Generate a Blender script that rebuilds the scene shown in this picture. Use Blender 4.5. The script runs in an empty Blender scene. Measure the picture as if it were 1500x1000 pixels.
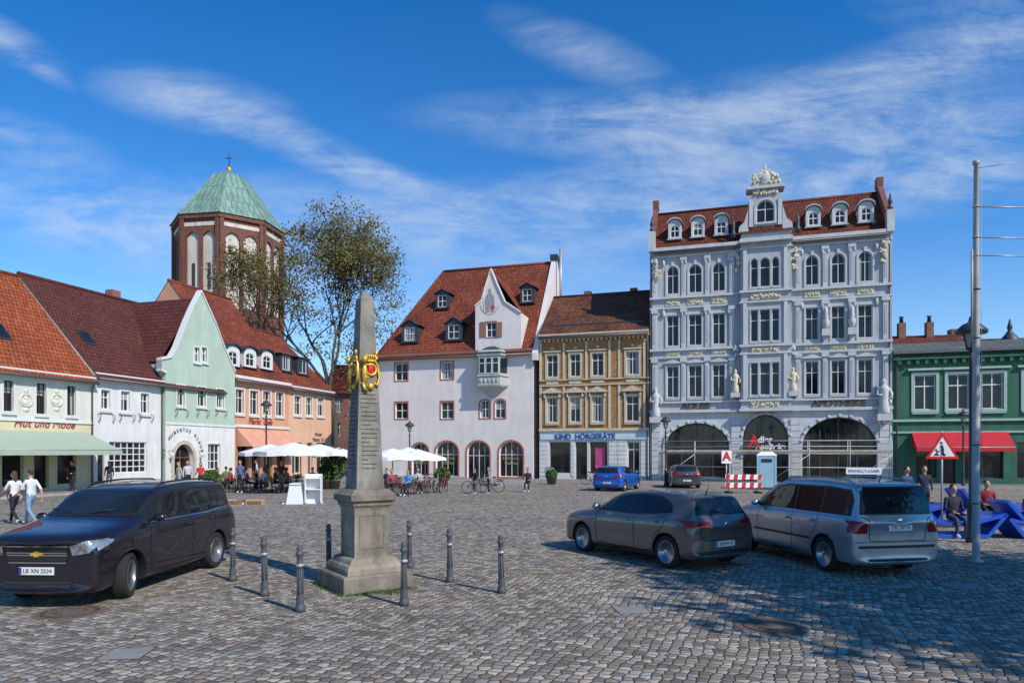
import bpy, bmesh, math, random
from mathutils import Vector, Matrix, geometry
from mathutils.bvhtree import BVHTree
R=random.Random(7)
H=2.25
rad=math.radians
sc=bpy.context.scene
# ---------------------------------------------------------------- materials
def newmat(name):
    m=bpy.data.materials.new(name); m.use_nodes=True
    n=m.node_tree.nodes; l=m.node_tree.links
    return m,n,l,n['Principled BSDF']
def c4(c,k=1): return (min(c[0]*k,1),min(c[1]*k,1),min(c[2]*k,1),1)
def noise(n,l,vec,scale,detail=4,rough=.6,dist=0):
    t=n.new('ShaderNodeTexNoise'); t.inputs['Scale'].default_value=scale; t.inputs['Detail'].default_value=detail
    t.inputs['Roughness'].default_value=rough; t.inputs['Distortion'].default_value=dist
    l.new(vec,t.inputs['Vector']); return t.outputs['Fac']
def ramp(n,l,fac,stops):
    r=n.new('ShaderNodeValToRGB'); e=r.color_ramp.elements
    while len(e)<len(stops): e.new(.5)
    for i,(p,c) in enumerate(stops): e[i].position=p; e[i].color=c if len(c)==4 else (*c,1)
    l.new(fac,r.inputs[0]); return r.outputs[0]
def mix(n,l,a,b,fac,mode='MIX'):
    x=n.new('ShaderNodeMixRGB'); x.blend_type=mode
    for s,v in ((0,fac),(1,a),(2,b)):
        if hasattr(v,'links'): l.new(v,x.inputs[s])
        else: x.inputs[s].default_value=v
    return x.outputs[0]
def bumpn(n,l,bs,h,strength,dist):
    b=n.new('ShaderNodeBump'); b.inputs['Strength'].default_value=strength; b.inputs['Distance'].default_value=dist
    l.new(h,b.inputs['Height']); l.new(b.outputs[0],bs.inputs['Normal'])
def mat(name,col,rough=.75,var=.12,scale=1.5,bump=.2,metal=0,spec=.4,stain=.0,fine=20,coat=0):
    m,n,l,b=newmat(name)
    tc=n.new('ShaderNodeTexCoord').outputs['Object']
    f=noise(n,l,tc,scale)
    c=ramp(n,l,f,[(.3,c4(col,1-var)),(.7,c4(col,1+var))])
    if stain>0:
        mp=n.new('ShaderNodeMapping'); mp.inputs['Scale'].default_value=(1.6,1.6,.22); l.new(tc,mp.inputs[0])
        g=noise(n,l,mp.outputs[0],1.3,6,.7)
        g=ramp(n,l,g,[(.42,(1,1,1)),(.68,(1-stain,1-stain,1-stain*.95))])
        c=mix(n,l,c,g,1,'MULTIPLY')
    l.new(c,b.inputs['Base Color'])
    b.inputs['Roughness'].default_value=rough; b.inputs['Metallic'].default_value=metal
    b.inputs['Specular IOR Level'].default_value=spec
    if coat: b.inputs['Coat Weight'].default_value=coat; b.inputs['Coat Roughness'].default_value=.03
    if bump>0: bumpn(n,l,b,noise(n,l,tc,fine,3),bump,.02)
    return m
def tiles(name,c1,c2,w=.24,h=.34,dark=.35,mort=.03,rough=.8,var=.3,bs=.6,mcol=None):
    m,n,l,b=newmat(name)
    uv=n.new('ShaderNodeTexCoord').outputs['UV']
    t=n.new('ShaderNodeTexBrick'); t.inputs['Scale'].default_value=1; t.inputs['Brick Width'].default_value=w
    t.inputs['Row Height'].default_value=h; t.inputs['Mortar Size'].default_value=mort; t.inputs['Mortar Smooth'].default_value=.5
    t.inputs['Color1'].default_value=c4(c1); t.inputs['Color2'].default_value=c4(c2)
    t.inputs['Mortar'].default_value=c4(mcol) if mcol else c4(c1,dark); l.new(uv,t.inputs['Vector'])
    f=noise(n,l,uv,.5,5,.65); g=ramp(n,l,f,[(.3,(1-var,)*3),(.7,(1.0,)*3)])
    c=mix(n,l,t.outputs['Color'],g,1,'MULTIPLY')
    f2=noise(n,l,uv,4,3); c=mix(n,l,c,ramp(n,l,f2,[(.35,(.7,.7,.7)),(.6,(1.05,1.05,1.05))]),1,'MULTIPLY')
    l.new(c,b.inputs['Base Color']); b.inputs['Roughness'].default_value=rough; b.inputs['Specular IOR Level'].default_value=.25
    inv=n.new('ShaderNodeMath'); inv.operation='SUBTRACT'; inv.inputs[0].default_value=1; l.new(t.outputs['Fac'],inv.inputs[1])
    bumpn(n,l,b,inv.outputs[0],bs,.04)
    return m
def glassmat(name,a,b_,rough=.06,spec=.5):
    m,n,l,b=newmat(name)
    tc=n.new('ShaderNodeTexCoord').outputs['Object']
    c=ramp(n,l,noise(n,l,tc,.9,3),[(.35,c4(a)),(.65,c4(b_))])
    l.new(c,b.inputs['Base Color']); b.inputs['Roughness'].default_value=rough
    b.inputs['Specular IOR Level'].default_value=spec
    bumpn(n,l,b,noise(n,l,tc,.6,1),.12,.05)
    return m
GLASS=glassmat('window_glass',(.006,.008,.01),(.022,.027,.032),.05,.45)
SHOPG=glassmat('shop_glass',(.006,.007,.008),(.035,.032,.028),.05)
CARG=glassmat('car_glass',(.008,.01,.012),(.02,.025,.03),.03)
CURT=mat('curtain_fabric',(.34,.34,.32),.8,.15,6)
WFR=mat('white_window_frame',(.70,.70,.67),.5,.05)
BFR=mat('dark_window_frame',(.05,.04,.035),.5,.1)
GUT=mat('zinc_gutter',(.14,.13,.13),.5,.1,metal=.4)
COPG=mat('dark_metal',(.06,.065,.075),.5,.15,metal=.3)
BLACK=mat('black_plastic',(.015,.015,.016),.45,.1,bump=0)
RUBBER=mat('rubber',(.02,.02,.02),.85,.1)
CHROME=mat('chrome',(.7,.7,.72),.15,.03,metal=1,bump=0)
ALLOY=mat('alloy_wheel',(.5,.51,.53),.3,.03,metal=.8,bump=0)
STEEL=mat('galvanised_steel',(.42,.42,.42),.45,.15,3,metal=.4)
DKST=mat('dark_painted_iron',(.05,.055,.06),.45,.15,metal=.2)
IRON=mat('bollard_iron',(.075,.08,.088),.55,.3,6,metal=0)
RED=mat('red_paint',(.6,.02,.02),.5,.08); WHITE=mat('white_paint',(.8,.8,.79),.5,.04)
BLUE=mat('blue_lacquer',(.012,.08,.5),.35,.12,3,bump=.05,coat=.3)
GOLD=mat('gilded_metal',(.78,.47,.07),.38,.3,8,metal=.6,bump=.3)
WOOD=mat('brown_wood',(.2,.1,.05),.6,.3,6)
CANV=mat('white_canvas',(.8,.8,.78),.8,.04,2)
TWOOD=mat('light_timber',(.5,.33,.18),.7,.25,5)
# ---------------------------------------------------------------- builder
class B:
    def __init__(s,name,M=None,u0=0):
        s.name=name; s.M=M or Matrix(); s.T=Matrix.Translation((-u0,0,0)); s.g={}; s.kids=[]
        if u0: s.M=s.M@Matrix.Translation((u0,0,0))
    def add(s,part,m,V,Fs,sm=False):
        g=s.g.setdefault((part,m.name),[[],[],[],m]); n=len(g[0]); T=s.T
        g[0].extend([tuple(T@Vector(v)) for v in V])
        for f in Fs: g[1].append([n+i for i in f]); g[2].append(sm)
    def face(s,part,m,pts,sm=False): s.add(part,m,pts,[list(range(len(pts)))],sm)
    def box(s,part,m,x0,x1,y0,y1,z0,z1):
        V=[(x0,y0,z0),(x1,y0,z0),(x1,y1,z0),(x0,y1,z0),(x0,y0,z1),(x1,y0,z1),(x1,y1,z1),(x0,y1,z1)]
        s.add(part,m,V,[(3,2,1,0),(4,5,6,7),(0,1,5,4),(1,2,6,5),(2,3,7,6),(3,0,4,7)])
    def extr(s,part,m,poly,y0,y1,cap=True):
        n=len(poly); V=[(p[0],y0,p[1]) for p in poly]+[(p[0],y1,p[1]) for p in poly]
        Fs=[(i,(i+1)%n,n+(i+1)%n,n+i) for i in range(n)]
        if cap: 
            tr=geometry.tessellate_polygon([[Vector((p[0],p[1],0)) for p in poly]])
            Fs+=[tuple(t) for t in tr]+[tuple(n+i for i in t[::-1]) for t in tr]
        s.add(part,m,V,Fs)
    def tube(s,part,m,pts,r,n=8,cap=True):
        pts=[Vector(p) for p in pts]; k=len(pts)
        if not hasattr(r,'__len__'): r=[r]*k
        V=[];Fs=[]; ref=None
        for i,p in enumerate(pts):
            d=(pts[min(i+1,k-1)]-pts[max(i-1,0)]).normalized()
            a=d.orthogonal().normalized() if ref is None else (ref-d*ref.dot(d)).normalized()
            ref=a; b=d.cross(a)
            for j in range(n):
                t=2*math.pi*j/n; V.append(p+(a*math.cos(t)+b*math.sin(t))*r[i])
        for i in range(k-1):
            for j in range(n): Fs.append((i*n+j,i*n+(j+1)%n,(i+1)*n+(j+1)%n,(i+1)*n+j))
        if cap: Fs+=[tuple(range(n))[::-1],tuple((k-1)*n+j for j in range(n))]
        s.add(part,m,V,Fs,True)
    def lathe(s,part,m,prof,c=(0,0,0),n=16,sm=True,rot=0):
        V=[];Fs=[];k=len(prof)
        for r,z in prof:
            for j in range(n):
                t=2*math.pi*j/n+rot; V.append((c[0]+r*math.cos(t),c[1]+r*math.sin(t),c[2]+z))
        for i in range(k-1):
            for j in range(n): Fs.append((i*n+j,i*n+(j+1)%n,(i+1)*n+(j+1)%n,(i+1)*n+j))
        if prof[0][0]>.001: Fs.append(tuple(range(n))[::-1])
        if prof[-1][0]>.001: Fs.append(tuple((k-1)*n+j for j in range(n)))
        s.add(part,m,V,Fs,sm)
    def ball(s,part,m,c,r,n=8,k=6):
        if not hasattr(r,'__len__'): r=(r,r,r)
        V=[(c[0],c[1],c[2]-r[2])]
        for i in range(1,k):
            a=math.pi*i/k
            for j in range(n):
                t=2*math.pi*j/n; V.append((c[0]+r[0]*math.sin(a)*math.cos(t),c[1]+r[1]*math.sin(a)*math.sin(t),c[2]-r[2]*math.cos(a)))
        V.append((c[0],c[1],c[2]+r[2])); Fs=[]
        for j in range(n): Fs.append((0,1+(j+1)%n,1+j))
        for i in range(k-2):
            for j in range(n): Fs.append((1+i*n+j,1+i*n+(j+1)%n,1+(i+1)*n+(j+1)%n,1+(i+1)*n+j))
        o=1+(k-2)*n; e=len(V)-1
        for j in range(n): Fs.append((o+j,o+(j+1)%n,e))
        s.add(part,m,V,Fs,True)
    def torus(s,part,m,c,Rr,r,axis='y',n=24,k=6):
        V=[];Fs=[]
        for i in range(n):
            a=2*math.pi*i/n
            for j in range(k):
                t=2*math.pi*j/k; q=Rr+r*math.cos(t)
                p={'y':(q*math.cos(a),r*math.sin(t),q*math.sin(a)),'z':(q*math.cos(a),q*math.sin(a),r*math.sin(t)),'x':(r*math.sin(t),q*math.cos(a),q*math.sin(a))}[axis]
                V.append((c[0]+p[0],c[1]+p[1],c[2]+p[2]))
        for i in range(n):
            for j in range(k): Fs.append((i*k+j,i*k+(j+1)%k,((i+1)%n)*k+(j+1)%k,((i+1)%n)*k+j))
        s.add(part,m,V,Fs,True)
    def text(s,part,m,st,loc,size,rot=(90,0,0),ext=.01,align='CENTER',shear=0,bold=0):
        cu=bpy.data.curves.new(part,'FONT'); cu.body=st; cu.size=size; cu.align_x=align; cu.align_y='CENTER'; cu.extrude=ext; cu.shear=shear; cu.offset=bold
        cu.materials.append(m); o=bpy.data.objects.new(part,cu)
        M=s.T@Matrix.Translation(loc)@Matrix.Rotation(rad(rot[2]),4,'Z')@Matrix.Rotation(rad(rot[1]),4,'Y')@Matrix.Rotation(rad(rot[0]),4,'X')
        s.kids.append((o,M))
    def finish(s):
        root=bpy.data.objects.new(s.name,None); root.empty_display_size=.3; sc.collection.objects.link(root); root.matrix_world=s.M
        for (part,mn),(V,Fs,S,m) in s.g.items():
            me=bpy.data.meshes.new(part); me.from_pydata(V,[],Fs); me.materials.append(m)
            me.polygons.foreach_set('use_smooth',S); me.update()
            if len(Fs)<20000:
                uvl=me.uv_layers.new(); d=uvl.data
                for p in me.polygons:
                    nn=p.normal
                    if abs(nn.z)>.995: a=Vector((1,0,0)); b=Vector((0,1,0))
                    else: a=Vector((-nn.y,nn.x,0)).normalized(); b=nn.cross(a)
                    for li in p.loop_indices:
                        q=me.vertices[me.loops[li].vertex_index].co; d[li].uv=(q.dot(a),q.dot(b))
            o=bpy.data.objects.new(part,me); sc.collection.objects.link(o); o.parent=root
        for o,M in s.kids:
            sc.collection.objects.link(o); o.parent=root; o.matrix_local=M
        return root
# ---------------------------------------------------------------- survey of the two street fronts
class Line1: # main north front
    M=Matrix(((.9568,.2909,0,0),(-.2909,.9568,0,55.5),(0,0,1,0),(0,0,0,1)))
    @staticmethod
    def Y(px): return 55.5/(1+.304*(px-750)/1000)
    @classmethod
    def u(c,px): return (px-750)/1000*c.Y(px)*1.0452
    @classmethod
    def z(c,px,py): return H+(662-py)/1000*c.Y(px)
class Line2(Line1): # west front
    M=Matrix(((.2873,-.9578,0,-37),(.9578,.2873,0,0),(0,0,1,0),(0,0,0,1)))
    @staticmethod
    def Y(px): return 37/(.3-(px-750)/1000)
    @classmethod
    def u(c,px): return c.Y(px)*1.04403
def G(px,py):
    d=2250/(py-662); return ((px-750)/1000*d,d,0)
def opoly(u0,u1,z0,z1,rise=0,n=10):
    if rise<=0: return [(u0,z0),(u1,z0),(u1,z1),(u0,z1)]
    uc=(u0+u1)/2; hw=(u1-u0)/2; P=[(u0,z0),(u1,z0)]
    for i in range(n+1):
        a=math.pi*i/n; P.append((uc+hw*math.cos(a),z1-rise+rise*math.sin(a)))
    return P
def wall(b,m,outer,holes,y=0,dep=.18,part='walls',rm=None):
    polys=[[Vector((p[0],p[1],0)) for p in q] for q in [outer]+holes]
    flat=[(p.x,y,p.y) for q in polys for p in q]
    b.add(part,m,flat,[tuple(t) for t in geometry.tessellate_polygon(polys)])
    for q in holes:
        n=len(q)
        b.add(part,rm or m,[(p[0],y,p[1]) for p in q]+[(p[0],y+dep,p[1]) for p in q],[(i,(i+1)%n,n+(i+1)%n,n+i) for i in range(n)])
def win(b,u0,u1,z0,z1,rise=0,y=0,dep=.18,fr=None,nx=2,rows=(.66,),fw=.06,sur=None,sw=.12,sy=.05,sill=None,glass=None,curt=.4,key=0):
    fr=fr or WFR; P=opoly(u0,u1,z0,z1,rise); n=len(P); w=u1-u0; h=z1-z0; uc=(u0+u1)/2; zc=(z0+z1)/2
    yg=y+dep
    b.add('window_glass',glass or GLASS,[(p[0],yg,p[1]) for p in P],[tuple(range(n))])
    a=(w-2*fw)/w; c=(h-2*fw)/h
    I=[(uc+(p[0]-uc)*a,zc+(p[1]-zc)*c) for p in P]
    yf=yg-.05
    b.add('window_frames',fr,[(p[0],yf,p[1]) for p in P]+[(p[0],yf,p[1]) for p in I]+[(p[0],yg,p[1]) for p in I],
        [(i,(i+1)%n,n+(i+1)%n,n+i) for i in range(n)]+[(n+i,n+(i+1)%n,2*n+(i+1)%n,2*n+i) for i in range(n)])
    t=fw*.45
    for k in range(1,nx):
        x=u0+w*k/nx; b.box('window_frames',fr,x-t,x+t,yf+.004,yg+.01,z0+fw,z1-fw-(.0 if rise==0 else rise*(abs(2*k/nx-1))*.8))
    for q in rows:
        zz=z0+h*q; b.box('window_frames',fr,u0+fw,u1-fw,yf+.002,yg+.012,zz-t*1.1,zz+t*1.1)
    if R.random()<curt:
        cw=w*R.uniform(.18,.3); zt=z1-fw-rise*.6
        b.box('curtains',CURT,u0+fw,u0+fw+cw,yg-.012,yg-.004,z0+fw,zt); b.box('curtains',CURT,u1-fw-cw,u1-fw,yg-.012,yg-.004,z0+fw,zt)
    elif R.random()<curt*.6:
        b.box('curtains',CURT,u0+fw,u1-fw,yg-.012,yg-.004,z0+h*R.uniform(.5,.7),z1-fw-rise*.6)
    if sur:
        a=(w+2*sw)/w; c=(h+2*sw)/h
        O=[(uc+(p[0]-uc)*a,zc+(p[1]-zc)*c) for p in P]
        b.add('window_surrounds',sur,[(p[0],y-sy,p[1]) for p in O]+[(p[0],y-sy,p[1]) for p in P]+[(p[0],y,p[1]) for p in O]+[(p[0],y+.01,p[1]) for p in P],
          [(i,(i+1)%n,n+(i+1)%n,n+i) for i in range(n)]+[(i,(i+1)%n,2*n+(i+1)%n,2*n+i) for i in range(n)]+[(n+i,n+(i+1)%n,3*n+(i+1)%n,3*n+i) for i in range(n)])
    if sill: b.box('window_sills',sill,u0-.12,u1+.12,y-.13,y+.02,z0-.11-(sw if sur else 0),z0-.03-(sw if sur else 0))
    if key and sur: b.box('window_surrounds',sur,uc-.1,uc+.1,y-sy-.06,y,z1-.02,z1+.28)
    return P
def P2(L,r): # survey rect -> metres
    pl,pr,pt,pb=r; pc=(pl+pr)/2
    return L.u(pl),L.u(pr),L.z(pc,pb),L.z(pc,pt)
def roof(b,m,u0,u1,ze,zr,w,ov=.35,y0=0,hipL=0,hipR=0,back=True,part='roof',gut=True,th=.12,ovs=0):
    sl=(zr-ze)/w; yo=y0-ov; zo=ze-ov*sl; a0=u0-ovs; a1=u1+ovs
    def q(P): b.face(part,m,P)
    q([(a0,yo,zo+th),(a1,yo,zo+th),(a1-hipR,y0+w,zr+th),(a0+hipL,y0+w,zr+th)])
    if back: q([(a1,y0+2*w+ov,zo+th),(a0,y0+2*w+ov,zo+th),(a0+hipL,y0+w,zr+th),(a1-hipR,y0+w,zr+th)])
    if hipL: q([(a0,y0+2*w+ov,zo+th),(a0,yo,zo+th),(a0+hipL,y0+w,zr+th)])
    if hipR: q([(a1,yo,zo+th),(a1,y0+2*w+ov,zo+th),(a1-hipR,y0+w,zr+th)])
    b.face(part,m,[(a0,yo,zo-.02),(a1,yo,zo-.02),(a1,yo,zo+th),(a0,yo,zo+th)])
    for uu,hh in ((a0,hipL),(a1,hipR)):
        if not hh: b.face('verge',GUT,[(uu,yo,zo-.05),(uu,y0+w,zr-.05),(uu,y0+w,zr+th+.02),(uu,yo,zo+th+.02)])
    b.tube('ridge_tiles',m,[(a0+hipL,y0+w,zr+th),(a1-hipR,y0+w,zr+th)],.13,6)
    if hipL: b.tube('ridge_tiles',m,[(a0,yo,zo+th),(a0+hipL,y0+w,zr+th)],.12,6)
    if gut:
        b.face('soffit',WFR,[(a0,yo,zo-.02),(a1,yo,zo-.02),(a1,y0,zo-.02),(a0,y0,zo-.02)])
        b.tube('gutter',GUT,[(a0,yo-.07,zo-.02),(a1,yo-.07,zo-.02)],.085,8)
def shell(b,m,u0,u1,ze,zr,w,gableR=True,gableL=True,back=True):
    for uu,g in ((u0,gableL),(u1,gableR)):
        P=[(uu,0,0),(uu,2*w,0),(uu,2*w,ze)]+([(uu,w,zr)] if g else [])+[(uu,0,ze)]
        b.face('walls',m,P)
    b.face('walls',m,[(u0,2*w,0),(u1,2*w,0),(u1,2*w,ze),(u0,2*w,ze)])
def downpipe(b,u,z,y=-.08):
    b.tube('downpipe',GUT,[(u,y-.25,z),(u,y,z-.4),(u,y,.1)],.05,6)
def dormer(b,u,zb,w,h,yf,dep,wm,rm,rise=.3,kind='arch',fr=None,nx=2,rows=(.6,),fw=.06,ov=.22):
    hw=w/2; z1=zb+h
    if kind=='arch': top=[(u+hw*math.cos(math.pi*i/8),z1+rise*math.sin(math.pi*i/8)) for i in range(9)]
    elif kind=='gable': top=[(u+hw,z1),(u,z1+rise),(u-hw,z1)]
    elif kind=='swept': top=[(u+hw,z1),(u+hw*.6,z1+rise*.35),(u+hw*.25,z1+rise*.85),(u,z1+rise),(u-hw*.25,z1+rise*.85),(u-hw*.6,z1+rise*.35),(u-hw,z1)]
    else: top=[(u+hw,z1),(u-hw,z1)]
    outer=[(u-hw,zb),(u+hw,zb)]+top
    m_=.16*w; hole=win(b,u-hw+m_,u+hw-m_,zb+.12,z1-.02,rise*.5 if kind=='arch' else 0,y=yf,dep=.1,fr=fr,nx=nx,rows=rows,fw=fw,curt=.1)
    wall(b,wm,outer,[hole],y=yf,dep=.1,part='dormer_walls')
    for s_ in (-1,1): b.face('dormer_walls',wm,[(u+s_*hw,yf,zb),(u+s_*hw,yf+dep,zb),(u+s_*hw,yf+dep,z1),(u+s_*hw,yf,z1)])
    o=1+ov/w; T=[((p[0]-u)*o+u,p[1]+.05) for p in top]
    n=len(T)
    b.add('dormer_roof',rm,[(p[0],yf-.18,p[1]) for p in T]+[(p[0],yf+dep+.3,p[1]) for p in T]+[(p[0],yf-.18,p[1]+.1) for p in T]+[(p[0],yf+dep+.3,p[1]+.1) for p in T],
      [(i,i+1,n+i+1,n+i) for i in range(n-1)]+[(2*n+i,2*n+i+1,3*n+i+1,3*n+i) for i in range(n-1)]+[(i,i+1,2*n+i+1,2*n+i) for i in range(n-1)])
    b.box('dormer_sill',rm,u-hw-.1,u+hw+.1,yf-.12,yf+.1,zb-.06,zb)
RO=tiles('orange_roof_tiles',(.36,.08,.03),(.48,.13,.05)); RO2=tiles('red_roof_tiles',(.27,.062,.034),(.38,.1,.052),var=.5)
RD=tiles('dark_red_roof_tiles',(.13,.038,.032),(.18,.055,.042)); RB=tiles('weathered_roof_tiles',(.30,.1,.045),(.12,.065,.05),var=.6)
RA=tiles('brown_roof_tiles',(.18,.045,.028),(.27,.07,.038),var=.55)
# =============================== WEST FRONT
L=Line2
def plaster(name,c,st=.15): return mat(name,c,.85,.07,.7,.12,stain=st)
SHW=mat('stucco_relief',(.68,.65,.56),.8,.15,3,.5)
def std_windows(b,L,rects,**k):
    hs=[]
    for r in rects:
        u0,u1,z0,z1=P2(L,r); hs.append(win(b,u0,u1,z0,z1,**k))
    return hs
def awning(b,m,u0,u1,zt,zb,out,m2=None,n=1):
    st=max(2,int((u1-u0)/.35))
    for i in range(st):
        a=u0+(u1-u0)*i/st; c=u0+(u1-u0)*(i+1)/st; mm=m if (i%2==0 or not m2) else m2
        b.face('awning',mm,[(a,-.05,zt),(c,-.05,zt),(c,-out,zb),(a,-out,zb)])
        b.face('awning',mm,[(a,-out,zb),(c,-out,zb),(c,-out-.01,zb-.25),(a,-out-.01,zb-.25)])
    for uu in (u0,u1): b.face('awning',m,[(uu,-.05,zt),(uu,-out,zb),(uu,-.05,zb)])
    b.tube('awning_bar',STEEL,[(u0,-out+.02,zb+.02),(u1,-out+.02,zb+.02)],.03,6)
# A
wA=plaster('cream_green_plaster',(.66,.67,.58)); wA2=plaster('cream_shopfront_plaster',(.66,.60,.38))
u0,u1=L.u(-95),L.u(137)
b=B('cream_shop_house',L.M,u0)
hs=std_windows(b,L,[(-45,-31,553,598),(5,20,557,602),(53,68,561,606),(98,111,565,608)],fr=BFR,nx=2,rows=(.7,),sur=WFR,sw=.07,sy=.03,sill=WFR,dep=.2,curt=.2)
hs+=[win(b,*P2(L,r),glass=SHOPG,fr=BFR,nx=1,rows=(.8,),dep=.3,curt=0) for r in [(-60,-12,640,712),(3,35,642,712),(50,72,642,715),(84,112,645,708)]]
zs=4.0
wall(b,wA,[(u0,zs),(u1,zs),(u1,6.7),(u0,6.7)],hs[:4]); wall(b,wA2,[(u0,0),(u1,0),(u1,zs-.004),(u0,zs-.004)],hs[4:],dep=.3)
b.box('string_course',WFR,u0,u1,-.08,0,zs-.1,zs+.08); b.box('cornice',WFR,u0,u1,-.22,0,6.45,6.68)
shell(b,wA,u0,u1,6.7,13,6); roof(b,RO,u0,u1,6.7,13,6)
for px in (38,83):
    uu,zz=L.u(px),L.z(px,586)
    b.torus('medallion',SHW,(uu,-.03,zz),.33,.05,'y',20,6); b.ball('medallion',SHW,(uu,-.02,zz+.12),(.13,.06,.16),8,6); b.ball('medallion',SHW,(uu,-.02,zz-.12),(.2,.05,.18),8,6); b.ball('medallion',SHW,(uu,-.02,zz+.5),(.12,.06,.14)); b.ball('medallion',SHW,(uu,-.02,zz-.5),(.18,.06,.12))
b.text('shop_lettering',mat('dark_red_letters',(.3,.03,.06),.6),'Hut und Mode',(L.u(66),-.04,L.z(66,621)),.6,ext=.012,shear=.35)
AW=mat('green_grey_awning',(.36,.44,.33),.8,.06,2); awning(b,AW,L.u(-60),L.u(128),L.z(64,632),2.35,2.6)
def skylight(b,u,y,z,k):
    b.add('skylight',COPG,[(u-.4,y-.5,z-.5*k+.05),(u+.4,y-.5,z-.5*k+.05),(u+.4,y+.4,z+.4*k+.05),(u-.4,y+.4,z+.4*k+.05)],[(0,1,2,3)]); b.add('skylight_glass',GLASS,[(u-.32,y-.42,z-.42*k+.1),(u+.32,y-.42,z-.42*k+.1),(u+.32,y+.32,z+.32*k+.1),(u-.32,y+.32,z+.32*k+.1)],[(0,1,2,3)])
for px in (-5,38): skylight(b,L.u(px),1.9,6.7+1.9*1.05+.14,1.05)
downpipe(b,u1-.15,6.4); b.finish()
# B
wB=plaster('white_plaster',(.70,.70,.67)); u0,u1=L.u(137)+.005,L.u(238)
b=B('white_plaster_house',L.M,u0)
hs=std_windows(b,L,[(148,161,571,599),(177,190,573,602),(206,218,576,605)],nx=2,rows=(.62,),sur=WFR,sw=.1,sy=.04,sill=WFR,curt=.2)
hs+=[win(b,*P2(L,(160,215,647,692)),nx=6,rows=(.2,.4,.6,.8),curt=0,dep=.15),win(b,*P2(L,(143,153,650,718)),nx=1,rows=(.7,),fr=BFR,curt=0)]
wall(b,wB,[(u0,0),(u1,0),(u1,7),(u0,7)],hs)
b.box('plinth',plaster('grey_plinth',(.35,.35,.33)),u0,u1,-.05,0,0,.5) ; b.box('cornice',WFR,u0,u1,-.2,0,6.8,7)
uR=L.u(325); shell(b,wB,u0,uR,7,13.2,6); roof(b,RD,u0,uR,7,13.2,6)
b.box('chimney',mat('chimney_brick',(.3,.12,.08),.9,.3,8),L.u(270),L.u(270)+.7,6.3,7,12.5,14)
for px in (150,): skylight(b,L.u(px)+.8,2.2,7+2.2*1.033+.14,1.03)
def scroll(b,px,z):
    u=L.u(px)
    for k in (-.5,.5): b.tube('iron_scroll',DKST,[(u+k,-.02,z+.0),(u+k,-.25,z-.1),(u+k,-.2,z-.4),(u+k,-.02,z-.45)],.022,5)
for px in (154,184,212): scroll(b,px,L.z(px,606))
downpipe(b,u1-.12,6.8); b.finish()
# C mint gable
wC=plaster('mint_green_plaster',(.43,.54,.43),.12); wCw=plaster('white_ground_floor_plaster',(.72,.72,.68)); u0,u1=L.u(238)+.005,L.u(340)
b=B('mint_green_gabled_house',L.M,u0)
b.T=b.T@Matrix.Translation((0,-.25,0))
out=[(238,547),(231,543),(231,527),(246,524),(253,512),(260,494),(267,476),(279,449),(290,428),(300,450),(311,474),(321,502),(331,526),(340,545)]
zs=4.2
pts=[(L.u(p),L.z(p,q)) for p,q in out]
hs=std_windows(b,L,[(255,266,564,594),(285,297,567,595),(313,324,570,597),(280,288,509,530),(291,299,509,530)],nx=2,rows=(.6,),sur=WFR,sw=.08,sy=.04,sill=WFR,curt=.2)
wall(b,wC,[(u1,zs),(u0,zs)]+pts,hs)
hs=[win(b,*P2(L,(250,279,650,716)),rise=1.1,nx=2,rows=(.7,),fr=WOOD,glass=SHOPG,sur=mat('sandstone',(.5,.45,.36),.85,.2,4,.4),sw=.25,sy=.08,curt=0,dep=.35),
    win(b,*P2(L,(300,318,650,687)),nx=3,rows=(.33,.66),sur=WFR,sw=.08,curt=0)]
wall(b,wCw,[(u0,0),(u1,0),(u1,zs-.004),(u0,zs-.004)],hs,dep=.35)
b.box('band',wCw,u0,u1,-.06,.0,zs-.08,zs+.06)
for i in range(len(pts)-1):
    p,q=pts[i],pts[i+1]
    b.add('gable_coping',WFR,[(p[0],-.1,p[1]),(q[0],-.1,q[1]),(q[0],.35,q[1]),(p[0],.35,p[1]),(p[0],-.1,p[1]+.14),(q[0],-.1,q[1]+.14),(q[0],.35,q[1]+.14),(p[0],.35,p[1]+.14)],[(3,2,1,0),(4,5,6,7),(0,1,5,4),(2,3,7,6)])
b.add('walls',wC,[(p[0],.35,p[1]) for p in pts]+[(u1,.35,zs),(u0,.35,zs)],[tuple(t) for t in geometry.tessellate_polygon([[Vector((p[0],p[1],0)) for p in pts]+[Vector((u1,zs,0)),Vector((u0,zs,0))]])])
uc=L.u(290)
for s_,ue in ((-1,u0-.1),(1,u1)):
    b.face('roof',RD,[(ue,.36,8.3),(uc,.36,13.25),(uc,8,13.25),(ue,8,8.3)])
for ue in (u0,u1): b.face('walls',wC,[(ue,0,0),(ue,11,0),(ue,11,8.2),(ue,0,8.2)])
LET=mat('dark_letters',(.03,.03,.03),.6)
st='ST. HUBERTUS KLAUSE'
ua=(L.u(250)+L.u(279))/2; zz=L.z(264,672)
for i,ch in enumerate(st):
    a=rad(172-(i/(len(st)-1))*164); b.text('inn_lettering',LET,ch,(ua+1.8*math.cos(a),-.03,zz+2.0*math.sin(a)),.34,rot=(90,90-math.degrees(a),0),ext=.01)
for px in (260,291,318): scroll(b,px,L.z(px,600))
for k in (-1.4,1.4):
    b.tube('wall_lantern',DKST,[(ua+k,-.02,2.3),(ua+k,-.35,2.4),(ua+k,-.35,2.2)],.02,5); b.lathe('wall_lantern_glass',WFR,[(.04,.2),(.1,.15),(.07,-.1)],(ua+k,-.35,2.0),8)
b.finish()
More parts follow.
